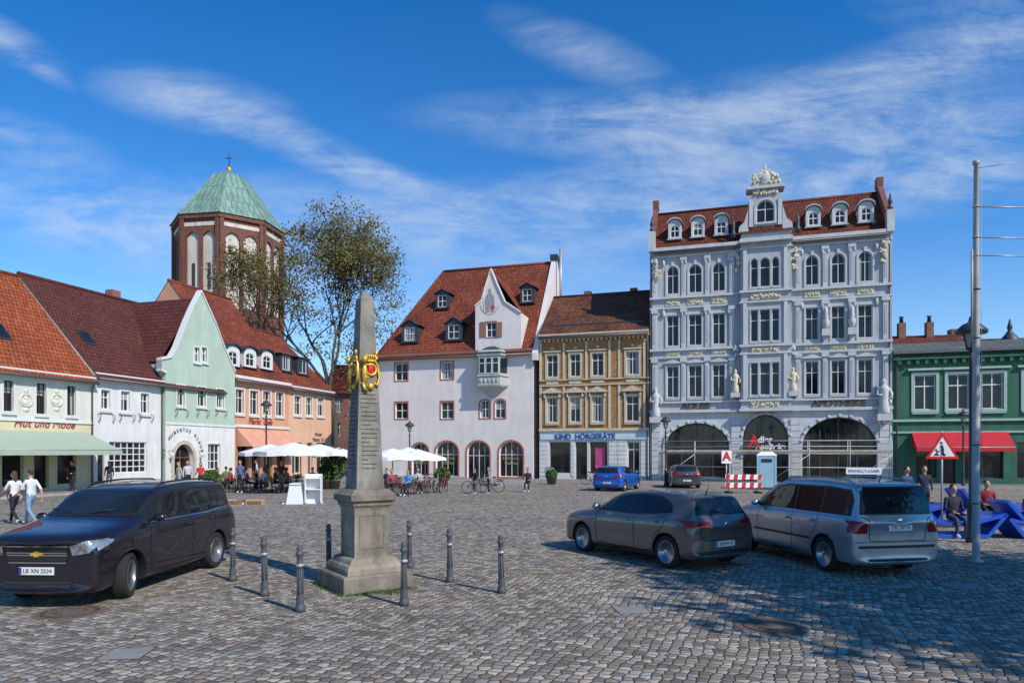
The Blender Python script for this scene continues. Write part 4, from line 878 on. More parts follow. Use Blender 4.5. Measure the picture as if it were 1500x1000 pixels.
b.box('tall_panel',WHITE,.05,.75,.3,.34,.06,1.3); b.box('tall_panel_edge',WHITE,.05,.09,-.1,.298,.06,1.3); b.box('tall_panel_edge',WHITE,.71,.75,-.1,.298,.06,1.3); b.box('shelf',WHITE,.092,.708,-.1,.296,.62,.66); b.box('shelf',WHITE,.092,.708,-.1,.296,1.1,1.14)
b.finish()
x,y,_=G(345,738); b=B('wooden_crate_boards',Matrix.Translation((x,y,0)))
for i,(dx,dy,r) in enumerate(((0,0,.2),(.5,.3,-.4),(-.5,.2,.9),(.9,-.1,.1))):
    b.T=Matrix.Translation((dx,dy,0))@Matrix.Rotation(r,4,'Z'); b.box('boards',TWOOD if i%2 else WHITE,-.35,.35,-.2,.2,0,.06+.05*i); b.box('boards',WOOD,-.3,.3,-.22,-.2,0,.16)
b.T=Matrix(); b.finish()
POT=mat('dark_pot',(.08,.08,.08),.7)
def planter(px,py,hh=1.5,rr=.6,seed=1):
    x,y,_=G(px,py); b=B('potted_shrub',Matrix.Translation((x,y,0))); b.lathe('pot',POT,[(.28,0),(.38,.5),(.42,.52),(.36,.5),(0,.48)],n=14)
    b.tube('stem',BARK,[(0,0,.45),(.03,0,hh*.7)],.03,6); rn=random.Random(seed); V=[];Fs=[]
    for i in range(700):
        d=Vector((rn.gauss(0,1),rn.gauss(0,1),rn.gauss(0,1))).normalized()*rn.uniform(.4,1.05); p=Vector((d.x*rr,d.y*rr,hh*.65+d.z*hh*.42)); a=Vector((rn.gauss(0,1),rn.gauss(0,1),rn.gauss(0,1))).normalized(); e=a.orthogonal(); z=.11; i0=len(V); V+=[p-a*z,p+e*z*.5,p+a*z,p-e*z*.5]; Fs.append((i0,i0+1,i0+2,i0+3))
    b.add('foliage',LEAFG,V,Fs); b.finish()
planter(490,716,2.4,.8,1); planter(648,712,1.2,.5,2); planter(478,716,1.4,.5,3); planter(310,722,1.2,.45,4); planter(808,709,1,.4,5)
b=B('stone_steps',Line1.M); b.box('step',KERB,Line1.u(690),Line1.u(815),-9.6,-8,0,.16); b.box('step',KERB,Line1.u(725),Line1.u(812),-9.2,-8.1,.16,.32); b.finish()
b=B('park_bench',Line1.M@Matrix.Translation((Line1.u(775),-9.9,0)))
for k in (-.8,.8): b.box('leg',KERB,k-.08,k+.08,-.2,.2,0,.42)
for k in range(4): b.box('slat',WOOD,-1,1,-.22+k*.12,-.13+k*.12,.42,.46)
b.finish()
def bike(px,py,rot,m):
    x,y,_=G(px,py); b=B('bicycle',Matrix.Translation((x,y,0))@Matrix.Rotation(rad(rot),4,'Z'))
    for k in (-.52,.52):
        b.torus('tyre',RUBBER,(k,0,.34),.325,.02,'y',24,6)
        for j in range(10): a=j*math.pi/5; b.tube('spokes',STEEL,[(k,0,.34),(k+.31*math.cos(a),0,.34+.31*math.sin(a))],.003,3,False)
    for p in ([(-.52,0,.34),(-.12,0,.3),(-.22,0,.78),(-.52,0,.34)],[(-.12,0,.3),(.36,0,.72)],[(-.2,0,.72),(.34,0,.82)],[(.52,0,.34),(.36,0,.72),(.32,0,1.0)]): b.tube('frame',m,p,.018,6)
    b.tube('handlebar',DKST,[(.2,-.28,1.03),(.34,-.1,1.02),(.34,.1,1.02),(.2,.28,1.03)],.013,6); b.ball('saddle',BLACK,(-.25,0,.86),(.14,.07,.04)); b.tube('seat_post',STEEL,[(-.22,0,.76),(-.24,0,.86)],.014,5)
    b.torus('chainring',STEEL,(-.12,.03,.3),.09,.008,'y',14,4); b.tube('pedals',BLACK,[(-.12,-.12,.18),(-.12,0,.3),(-.12,.12,.42)],.012,5); b.finish()
RB_=[mat('bike_red',(.4,.03,.03),.4),mat('bike_black',(.03,.03,.03),.4),mat('bike_silver',(.4,.4,.42),.4)]
for i,a in enumerate(((590,724,10),(606,723,60),(616,722,70),(624,721,80),(632,722,75),(640,721,85),(650,721,80),(698,722,20),(718,721,160),(4,738,5),(868,709,10),(882,709,15),(580,724,150),(572,726,30))): bike(*a,RB_[i%3])
# =============================== PEOPLE
SK=mat('skin',(.5,.28,.19),.6,.08,8,bump=0)
cm={}
def cloth(c):
    if c not in cm: cm[c]=mat('cloth_%d'%len(cm),c,.85,.15,6,.2)
    return cm[c]
def person(name,loc,yaw,pose='stand',h=1.72,top=(.6,.6,.6),leg=(.03,.04,.08),hair=(.05,.03,.02),shoe=(.6,.6,.6),sleeve=True,seed=0,longhair=False,sit_z=.45):
    k=h/1.75; b=B(name,Matrix.Translation(loc)@Matrix.Rotation(rad(yaw),4,'Z')) # faces +y
    J={'pel':(0,0,.95,.14,.105),'sp':(0,.0,1.13,.125,.095),'ch':(0,.0,1.33,.155,.11),'nb':(0,-.005,1.47,.07,.06),'nk':(0,.01,1.54,.052,.052),'h1':(0,.025,1.6,.065,.075),'h2':(0,.025,1.67,.078,.095),'h3':(0,.015,1.735,.06,.075)}
    def arm(s,el,wr,ha): J['sh'+s],J['el'+s],J['wr'+s],J['ha'+s]=((-.17 if s=='L' else .17),0,1.42,.06,.06),(*el,.042,.042),(*wr,.03,.03),(*ha,.034,.022)
    def lg(s,kn,an,to): J['hi'+s],J['kn'+s],J['an'+s],J['to'+s]=((-.09 if s=='L' else .09),0,.88,.092,.092),(*kn,.062,.062),(*an,.042,.042),(*to,.042,.035)
    sg={'L':-1,'R':1}
    if pose=='walk':
        arm('L',(-.22,.12,1.17),(-.22,.3,1.0),(-.21,.37,.95)); arm('R',(.22,-.16,1.16),(.23,-.2,.9),(.23,-.19,.82))
        lg('R',(.1,.22,.52),(.1,.32,.1),(.1,.47,.07)); lg('L',(-.1,-.05,.48),(-.1,-.33,.17),(-.1,-.24,.05))
    elif pose=='sit':
        dz=sit_z+.1-.88
        for q in ('pel','sp','ch','nb','nk','h1','h2','h3'): v=J[q]; J[q]=(v[0],v[1]-.0,v[2]+dz-.03,v[3],v[4])
        for s in 'LR':
            g=sg[s]; arm(s,(g*.22,.06,1.16),(g*.15,.3,1.08),(g*.12,.37,1.06)); lg(s,(g*.11,.42,.5),(g*.11,.42,.09),(g*.12,.57,.045))
            for q in ('sh','el','wr','ha','hi'): v=J[q+s]; J[q+s]=(v[0],v[1],v[2]+dz-(.03 if q!='hi' else 0),v[3],v[4])
    else:
        for s in 'LR':
            g=sg[s]; arm(s,(g*.22,-.02,1.15),(g*.22,.08 if (seed+g)%3 else .2,.92 if (seed+g)%3 else 1.08),(g*.21,.12 if (seed+g)%3 else .27,.84 if (seed+g)%3 else 1.1)); lg(s,(g*.1,.03,.49),(g*.11,-.01,.085),(g*.13,.15,.04))
    names=list(J); idx={q:i for i,q in enumerate(names)}
    E=[('pel','sp'),('sp','ch'),('ch','nb'),('nb','nk'),('nk','h1'),('h1','h2'),('h2','h3')]
    for s in 'LR': E+=[('ch','sh'+s),('sh'+s,'el'+s),('el'+s,'wr'+s),('wr'+s,'ha'+s),('pel','hi'+s),('hi'+s,'kn'+s),('kn'+s,'an'+s),('an'+s,'to'+s)]
    me=bpy.data.meshes.new('sk'); me.from_pydata([Vector(J[q][:3])*k for q in names],[(idx[a],idx[c]) for a,c in E],[])
    o=bpy.data.objects.new('sk',me); sc.collection.objects.link(o); o.modifiers.new('s','SKIN'); sv=me.skin_vertices[0].data
    for q in names: sv[idx[q]].radius=(J[q][3]*k,J[q][4]*k); sv[idx[q]].use_root=(q=='pel')
    sb=o.modifiers.new('u','SUBSURF'); sb.levels=1; sb.render_levels=1
    dg=bpy.context.evaluated_depsgraph_get(); em_=bpy.data.meshes.new_from_object(o.evaluated_get(dg)); bpy.data.objects.remove(o)
    mats=[SK,cloth(top),cloth(leg),cloth(shoe),cloth(hair)]
    for m_ in mats: em_.materials.append(m_)
    seg=[(Vector(J[a][:3])*k,Vector(J[c][:3])*k,a,c) for a,c in E]
    for p in em_.polygons:
        c=p.center; best=None;bd=9
        for A,C,a,q in seg:
            t=max(0,min(1,(c-A).dot(C-A)/max((C-A).length_squared,1e-6))); dd=(c-(A+(C-A)*t)).length
            if dd<bd: bd=dd;best=(a,q,t)
        a,q,t=best; mi=1
        if a in('nk','h1','h2') or (a=='nb' and t>.4): mi=0
        elif a[:2]=='wr' or (a[:2]=='el' and not sleeve): mi=0
        elif a[:2] in('hi','kn') or (a=='pel' and q[:2]=='hi') or (a=='pel' and t<.3): mi=2
        elif a[:2]=='an': mi=3
        p.material_index=mi; p.use_smooth=True
    b.kids.append((bpy.data.objects.new('body',em_),Matrix()))
    hp=Vector(J['h2'][:3])*k
    b.ball('head',SK,hp+Vector((0,.005,-.005))*k,(.078*k,.095*k,.118*k),12,10)
    hm_=mats[4]
    b.ball('hair',hm_,hp+Vector((0,-.02,.03))*k,(.086*k,.098*k,.105*k),12,8)
    if longhair: b.ball('hair',hm_,hp+Vector((0,-.07,-.1))*k,(.08*k,.05*k,.17*k),10,8)
    b.ball('nose',SK,hp+Vector((0,.1,-.02))*k,(.012*k,.018*k,.022*k),6,4)
    for g in(-1,1): b.ball('eyes',cloth((.02,.02,.02)),hp+Vector((g*.03,.088,.008))*k,.009*k,6,4); b.ball('ears',SK,hp+Vector((g*.08,0,-.01))*k,(.012*k,.02*k,.03*k),6,4)
    b.box('mouth',cloth((.3,.08,.07)),hp.x-.02*k,hp.x+.02*k,hp.y+.088*k,hp.y+.096*k,hp.z-.056*k,hp.z-.048*k)
    for s in 'LR':
        w_=Vector(J['wr'+s][:3])*k; ha=Vector(J['ha'+s][:3])*k; d=(ha-w_).normalized(); sd=Vector((0,1,0)) if abs(d.y)<.7 else Vector((1,0,0)); sd=(sd-d*sd.dot(d)).normalized(); inn=Vector((-sg[s],0,0)) if abs(d.x)<.7 else Vector((0,0,-1))
        for f,ln in ((-.022,.075),(-.008,.085),(.007,.08),(.021,.065)):
            p0=ha+sd*f*k; b.tube('fingers',SK,[p0,p0+(d*.6+inn*.1)*ln*k,p0+(d*.9+inn*.4)*ln*k],[.009*k,.008*k,.006*k],5)
        p0=w_.lerp(ha,.5)+sd*.025*k; b.tube('thumb',SK,[p0,p0+(sd*.03+d*.03)*k,p0+(sd*.035+d*.06+inn*.01)*k],[.011*k,.009*k,.007*k],5)
    b.finish()
W_=(.7,.7,.68); DK=(.02,.02,.03); JE=(.2,.3,.45)
at=G
person('walking_woman',at(21,767),70,'walk',1.62,W_,DK,(.1,.05,.03),(.7,.7,.7),False,1,True)
person('walking_man',at(45,769),75,'walk',1.68,W_,JE,(.06,.04,.03),(.7,.7,.7),False,2)
person('standing_man',at(106,722),160,'stand',1.75,DK,DK,seed=1); person('standing_woman',at(160,719),200,'stand',1.7,DK,(.1,.1,.12),longhair=True)
person('standing_woman',at(262,722),150,'stand',1.68,(.4,.35,.3),JE,(.3,.2,.1),longhair=True,seed=3); person('standing_man',at(275,722),200,'stand',1.76,(.5,.5,.5),DK,seed=4); person('standing_woman',at(294,721),190,'stand',1.66,(.5,.04,.04),DK,seed=5,longhair=True)
person('standing_man',at(352,722),170,'stand',1.78,(.1,.15,.3),DK,seed=6); person('standing_waiter',at(376,719),110,'stand',1.78,(.5,.5,.55),DK,seed=7); person('standing_man',at(412,721),200,'stand',1.75,DK,(.15,.1,.08),seed=8)
for px,py,yw,c in ((338,721,90,(.3,.05,.05)),(318,720,-70,(.3,.3,.35)),(362,720,-60,(.1,.1,.3)),(387,721,60,(.5,.5,.5)),(403,719,-90,(.05,.05,.06)),(420,720,70,(.35,.1,.1)),(331,716,10,(.1,.2,.1)),(458,719,180,(.1,.1,.12)),(566,722,140,(.05,.05,.08)),(574,725,180,(.4,.08,.1)),(598,726,150,(.1,.3,.6)),(612,722,200,(.5,.5,.5)),(773,720,170,DK)):
    x,y,_=G(px,py); person('seated_person',(x,y,0),yw,'sit',1.7,c,DK,seed=px)
    if px<700: chair(x-.0,y-.0,rad(yw)+math.pi)
person('child_with_bicycle',at(696,723),120,'stand',1.35,DK,(.1,.1,.15),seed=9); person('standing_girl',at(716,723),100,'stand',1.4,(.3,.3,.3),DK,(.3,.2,.1),seed=10,longhair=True)
person('standing_man',at(1354,757),160,'stand',1.75,(.03,.04,.07),DK,seed=11)
person('seated_man',(11.75,18.2,0),175,'sit',1.75,(.03,.03,.05),(.05,.06,.1),seed=12,sit_z=.42); person('seated_woman',(13.72,18.0,0),160,'sit',1.7,(.4,.03,.03),DK,seed=13,longhair=True,sit_z=.42); person('seated_man',(14.6,21.0,0),160,'sit',1.75,(.3,.03,.03),DK,seed=15,sit_z=.42); person('seated_woman',(12.2,21.2,0),185,'sit',1.68,(.04,.05,.1),DK,seed=16,longhair=True,sit_z=.42)
person('standing_man',(13.0,22.5,0),190,'stand',1.75,(.05,.07,.15),DK,seed=14)
# =============================== CARS
def paint(name,c,metal=.5): 
    m,n,l,bs=newmat(name); bs.inputs['Metallic'].default_value=metal
    bs.inputs['Coat Weight'].default_value=.8; bs.inputs['Coat Roughness'].default_value=.03
    tc=n.new('ShaderNodeTexCoord').outputs['Object']; l.new(ramp(n,l,noise(n,l,tc,1.2,4),[(.3,c4(c,.9)),(.7,c4(c,1.1))]),bs.inputs['Base Color']); 
    l.new(ramp(n,l,noise(n,l,tc,5,5),[(.3,(.25,)*3),(.7,(.42,)*3)]),bs.inputs['Roughness']); return m
TAIL=mat('tail_light_red',(.22,.006,.008),.15,.3,12,bump=.1,coat=.6); HEAD=mat('headlight_glass',(.34,.36,.38),.1,.6,16,metal=.5,bump=.3,coat=1); PLW=mat('number_plate',(.72,.72,.7),.4); PLB=mat('plate_blue',(.02,.06,.4),.4)
SEAM=mat('panel_gap',(.008,.008,.008),.8,bump=0)
def interp(pts,x):
    P=sorted(pts)
    if x<=P[0][0]: return P[0][1]
    if x>=P[-1][0]: return P[-1][1]
    for i in range(len(P)-1):
        if P[i][0]<=x<=P[i+1][0]: break
    def sl(i):
        if i<0 or i>=len(P)-1: return None
        return (P[i+1][1]-P[i][1])/(P[i+1][0]-P[i][0])
    def tg(i):
        a,b=sl(i-1),sl(i)
        if a is None: return b
        if b is None: return a
        if a*b<=0: return 0
        return 2*a*b/(a+b)
    h=P[i+1][0]-P[i][0]; t=(x-P[i][0])/h; m0,m1=tg(i)*h,tg(i+1)*h
    return (2*t**3-3*t*t+1)*P[i][1]+(t**3-2*t*t+t)*m0+(-2*t**3+3*t*t)*P[i+1][1]+(t**3-t*t)*m1
def car(name,loc,fwd,sp,plate='AB CD 12'):
    f=Vector((*fwd,0)).normalized(); lf=Vector((-f.y,f.x,0))
    b=B(name,Matrix(((f.x,lf.x,0,loc[0]),(f.y,lf.y,0,loc[1]),(0,0,1,0),(0,0,0,1))))
    W2=sp['W']/2; xf,xr=sp['xf'],sp['xr']
    N=64; xs=[xr+(xf-xr)*(.5-.5*math.cos(math.pi*(i/N)))*.35+(xf-xr)*(i/N)*.65 for i in range(N+1)]
    def sect(x):
        bt=interp(sp['belt'],x); tp=interp(sp['top'],x); zb=interp(sp['bot'],x); w=W2*interp(sp['plan'],x); d=max(tp-bt,.02); g=min(1,max(0,(d-.10)/.30)); g=g*g*(3-2*g)
        h=bt-zb
        P=[(0,zb),(.55*w,zb),(.88*w,zb+.005),(.955*w,zb+.05),(.985*w,zb+.14*h),(.992*w,zb+.3*h),(.985*w,zb+.45*h),(1.0*w,zb+.62*h),(1.0*w,zb+.78*h),(.985*w,zb+.92*h),(.955*w,bt)]
        hd=[(.93*w,bt+.20*d),(.90*w,bt+.42*d),(.85*w,bt+.65*d),(.78*w,bt+.82*d),(.66*w,bt+.93*d),(.45*w,bt+.985*d),(.22*w,tp),(0,tp)]
        wt=sp['wt']*w/W2
        gh=[(.93*w,bt+.012),(.915*w,bt+.04),(wt+(.90*w-wt)*.45,bt+.55*(d-.10)+.02),(wt*1.0,tp-.105),(wt*.965,tp-.05),(wt*.86,tp-.018),(wt*.5,tp-.003),(0,tp)]
        return P+[(a[0]*(1-g)+c[0]*g,a[1]*(1-g)+c[1]*g) for a,c in zip(hd,gh)]
    V=[];Fs=[];m=None
    for x in xs:
        P=sect(x); full=P+[(-p[0],p[1]) for p in P[-2:0:-1]]; m=len(full); V+=[(x,p[0],p[1]) for p in full]; hn=len(P)
    for i in range(N):
        for j in range(m): Fs.append((i*m+j,i*m+(j+1)%m,(i+1)*m+(j+1)%m,(i+1)*m+j))
    for base in (0,N*m):
        for i in range(hn-1):
            q=[base+i,base+i+1,base+(m-i-1)%m,base+(m-i)%m]; q2=[]
            for t in q:
                if t not in q2:q2.append(t)
            Fs.append(tuple(q2))
    def warp(v):
        x,y,z=v
        t=y/W2
        if x>0: k=min(1,max(0,(x-(xf-.75))/.75)); x-=k*(.16*t*t+.10*max(0,t*t-.6))
        else: k=min(1,max(0,((xr+.6)-x)/.6)); x+=k*(.07*t*t+.08*max(0,t*t-.6))
        return (x,y,z)
    V=[warp(v) for v in V]
    me=bpy.data.meshes.new('cage'); me.from_pydata(V,[],Fs); bm=bmesh.new(); bm.from_mesh(me)
    bmesh.ops.recalc_face_normals(bm,faces=bm.faces); bm.to_mesh(me); bm.free()
    me.materials.append(sp['paint']); me.materials.append(BLACK)
    o=bpy.data.objects.new('cage',me); sc.collection.objects.link(o)
    rw=sp['r']; ax=sp['wb']/2
    cb=bmesh.new()
    for x in (-ax,ax):
        for s in (-1,1):
            bmesh.ops.create_cone(cb,cap_ends=True,segments=48,radius1=rw+.045,radius2=rw+.045,depth=.62,matrix=Matrix.Translation((x,s*(W2-.02),rw+.01))@Matrix.Rotation(rad(90),4,'X'))
    cme=bpy.data.meshes.new('cut'); cb.to_mesh(cme); cb.free(); cme.materials.append(sp['paint']); cme.materials.append(BLACK)
    for p in cme.polygons:p.material_index=1
    co=bpy.data.objects.new('cut',cme); sc.collection.objects.link(co)
    su=o.modifiers.new('s','SUBSURF'); su.levels=1; su.render_levels=1
    bo=o.modifiers.new('b','BOOLEAN'); bo.operation='DIFFERENCE'; bo.object=co; bo.solver='EXACT'
    dg=bpy.context.evaluated_depsgraph_get(); dg.update(); body=bpy.data.meshes.new_from_object(o.evaluated_get(dg)); bpy.data.objects.remove(o); bpy.data.objects.remove(co)
    for p in body.polygons:
        c=p.center
        inarch=any(abs(math.hypot(c.x-x,c.z-rw-.01)-(rw+.045))<.012 and abs(c.y)>W2-.36 and abs(p.normal.y)<.3 for x in (-ax,ax)) or (abs(p.normal.y)>.9 and abs(abs(c.y)-(W2-.33))<.02)
        p.material_index=1 if inarch or c.z<.23 else 0
        p.use_smooth=not inarch
    bvh=BVHTree.FromPolygons([v.co.copy() for v in body.vertices],[tuple(p.vertices) for p in body.polygons])
    b.kids.append((bpy.data.objects.new('body_shell',body),Matrix()))
    def hit(axis,side,a,c):
        if axis=='y': r=bvh.ray_cast(Vector((a,side*3,c)),Vector((0,-side,0)))
        elif axis=='x': r=bvh.ray_cast(Vector((side*5,a,c)),Vector((-side,0,0)))
        else: r=bvh.ray_cast(Vector((a,c,4)),Vector((0,0,-1)))
        return r[0],r[1]
    def decal(part,m,poly,axis,side,off=.005,g=.07):
        bm=bmesh.new(); tr=geometry.tessellate_polygon([[Vector((p[0],p[1],0)) for p in poly]]); vs=[bm.verts.new((p[0],p[1],0)) for p in poly]
        for t in tr:
            try: bm.faces.new([vs[i] for i in t])
            except: pass
        xs=[p[0] for p in poly]; zs_=[p[1] for p in poly]
        for lo,hi,nn in ((min(xs),max(xs),(1,0,0)),(min(zs_),max(zs_),(0,1,0))):
            q=lo+g
            while q<hi-.005:
                bmesh.ops.bisect_plane(bm,geom=bm.verts[:]+bm.edges[:]+bm.faces[:],plane_co=(q if nn[0] else 0,q if nn[1] else 0,0),plane_no=nn); q+=g
        VV=[];bm.verts.index_update(); bad=set()
        for v in bm.verts:
            h_,nr=hit(axis,side,v.co.x,v.co.y)
            if h_ is None: bad.add(v.index); VV.append((0,0,0)); continue
            VV.append(h_+nr*off)
        FF=[tuple(v.index for v in f_.verts) for f_ in bm.faces]; FF=[f_ for f_ in FF if not any(i in bad for i in f_)]
        bm.free(); b.add(part,m,VV,FF,True)
    def strip(part,m,pts,w,axis,side,off=.004):
        for i in range(len(pts)-1):
            p=Vector(pts[i]);q=Vector(pts[i+1]); d=(q-p).normalized(); nn=Vector((-d.y,d.x))*w/2
            decal(part,m,[p-nn,q-nn,q+nn,p+nn],axis,side,off,.08)
    for s in (1,-1):
        decal('window_trim',BLACK,sp['dlo'],'y',s,.004)
        for q in sp['sw']: decal('side_windows',CARG,q,'y',s,.009)
        for q in sp['seams']: strip('panel_gaps',SEAM,q,.012,'y',s)
        strip('sill_trim',BLACK,sp['sill'],.07,'y',s,.004)
        if 'mould' in sp: strip('side_moulding',BLACK,sp['mould'],.045,'y',s,.012)
        if 'chromeline' in sp: strip('window_chrome',CHROME,sp['chromeline'],.015,'y',s,.011)
        for hx,hz in sp['handles']:
            h_,nr=hit('y',s,hx,hz)
            if h_: b.ball('door_handles',sp['paint'],h_+Vector((0,s*.022,0)),(.1,.02,.016),10,6); b.ball('handle_recess',SEAM,h_,(.07,.008,.025),8,6)
        mx,mz=sp['mirror']; h_,nr=hit('y',s,mx,mz)
        if h_: 
            b.tube('mirror_arm',BLACK,[h_,h_+Vector((0,s*.1,.03))],.025,6); b.ball('mirror',sp['paint'],h_+Vector((.01,s*.17,.06)),(.065,.1,.068),12,8); b.ball('mirror_glass',CHROME,h_+Vector((-.035,s*.17,.06)),(.03,.086,.056),10,8)
        for q in sp['head']: decal('headlights',HEAD,[(p[0]*s,p[1]) for p in q],'x',1,.008,.04)
        for q in sp['tail']: decal('tail_lights',TAIL,[(p[0]*s,p[1]) for p in q],'x',-1,.008,.04)
        for q in sp.get('tails',[]): decal('tail_lights',TAIL,q,'y',s,.008,.04)
        for q in sp.get('heads',[]): decal('headlights',HEAD,q,'y',s,.008,.04)
        if 'rail' in sp:
            pts=[]
            for i in range(12):
                x=sp['rail'][0]+(sp['rail'][1]-sp['rail'][0])*i/11; yy=sp['rail'][2]; h_,nr=hit('z',1,x,s*yy); 
                if h_: pts.append(h_+Vector((0,0,.0 if i in(0,11) else .05)))
            b.tube('roof_rail',sp.get('railm',STEEL),pts,.016,6)
    decal('windshield_surround',BLACK,sp['ws0'],'x',1,.004); decal('windshield',CARG,sp['ws'],'x',1,.008)
    decal('rear_window_surround',BLACK,sp['rws0'],'x',-1,.004); decal('rear_window',CARG,sp['rws'],'x',-1,.008)
    for q in sp['grille']: decal('grille',BLACK,q,'x',1,.006)
    for q in sp.get('gch',[]): strip('grille_chrome',CHROME,q,.018,'x',1,.014)
    for q in sp.get('gbars',[]): strip('grille_bars',DKST,q,.012,'x',1,.011)
    for q in sp.get('rearblk',[]): decal('rear_bumper_insert',BLACK,q,'x',-1,.006)
    for q in sp.get('rseams',[]): strip('tailgate_gap',SEAM,q,.012,'x',-1,.004)
    for q in sp.get('refl',[]): decal('rear_reflectors',TAIL,q,'x',-1,.009)
    for s,z in ((1,sp['pf']),(-1,sp['pr'])):
        h_,nr=hit('x',s,0,z); X=h_.x+s*.012
        b.box('number_plate',PLW,min(X,X+s*.012),max(X,X+s*.012),-.26,.26,z-.055,z+.055)
        e0,e1=((.22,.258) if s<0 else (-.258,-.22)); b.box('plate_band',PLB,min(X,X+s*.014),max(X,X+s*.014),e0,e1,z-.05,z+.05)
        b.text('plate_text',LET,plate,(X+s*.0165,-.02*(1 if s<0 else -1),z),.085,rot=(90,0,90 if s>0 else -90),ext=.001)
    h_,nr=hit('x',-1,0,sp['badge']); b.ball('badge',CHROME,h_,(.012,.05,.05),12,8)
    h_,nr=hit('x',1,0,sp['fbadge']); 
    if sp.get('bow'): b.box('bowtie_badge',GOLD,h_.x,h_.x+.025,-.09,.09,h_.z-.022,h_.z+.022); b.box('bowtie_badge',GOLD,h_.x,h_.x+.027,-.035,.035,h_.z-.04,h_.z+.04)
    else: b.ball('badge',CHROME,h_,(.012,.06,.06),12,8)
    for s in (-1,1):
        h_,nr=hit('x',1,s*.1,sp['ws'][0][1]+.01); e=None
        if h_: e,_=hit('x',1,s*.55-.1,sp['ws'][0][1]+.05)
        if h_ and e: b.tube('wiper',BLACK,[h_+Vector((.03,0,.0)),e+Vector((.03,0,.02))],.01,5)
    r_,_=hit('x',-1,.0,sp['rws'][0][1]+.03)
    if r_: b.tube('rear_wiper',BLACK,[r_+Vector((-.02,0,0)),r_+Vector((-.01,.3,.04))],.01,5)
    h_,_=hit('z',1,xr+.55,0); b.tube('antenna',BLACK,[h_,h_+Vector((-.08,0,.16))],[.012,.004],5)
    for x in (-ax,ax):
        for s in (-1,1):
            steer=rad(sp.get('steer',0)) if x>0 else 0
            b.T=Matrix.Translation((x,s*(W2-.125),rw))@Matrix.Rotation(steer,4,'Z')@Matrix.Rotation(rad(-90*s),4,'X')
            b.lathe('tyre',RUBBER,[(rw*.6,-.1),(rw*.92,-.105),(rw*.985,-.09),(rw,-.06),(rw,.06),(rw*.985,.09),(rw*.93,.105),(rw*.72,.1),(rw*.69,.08)],n=36)
            b.lathe('rim',ALLOY,[(rw*.7,.095),(rw*.67,.1),(rw*.64,.085),(rw*.61,.02)],n=36); b.lathe('brake_disc',DKST,[(rw*.63,.01),(rw*.63,.02),(0,.02)],n=24,sm=False)
            ns=sp.get('ns',5)
            for j in range(ns):
                a=2*math.pi*j/ns; T0=b.T; b.T=T0@Matrix.Rotation(a,4,'Z'); wd=sp.get('sw_',.035)
                b.add('spokes',ALLOY,[(.03,-wd*.8,.05),(rw*.64,-wd*1.3,.03),(rw*.64,wd*1.3,.03),(.03,wd*.8,.05),(.03,-wd*.8,.08),(rw*.64,-wd*1.1,.088),(rw*.64,wd*1.1,.088),(.03,wd*.8,.08)],[(3,2,1,0),(4,5,6,7),(0,1,5,4),(1,2,6,5),(2,3,7,6),(3,0,4,7)]); b.T=T0
            b.lathe('hub_cap',ALLOY,[(.07,.04),(.07,.085),(.05,.095),(0,.097)],n=16); b.T=Matrix()
    b.box('underbody',BLACK,-ax-.5,ax+.5,-W2*.75,W2*.75,.17,.3)
    b.finish()
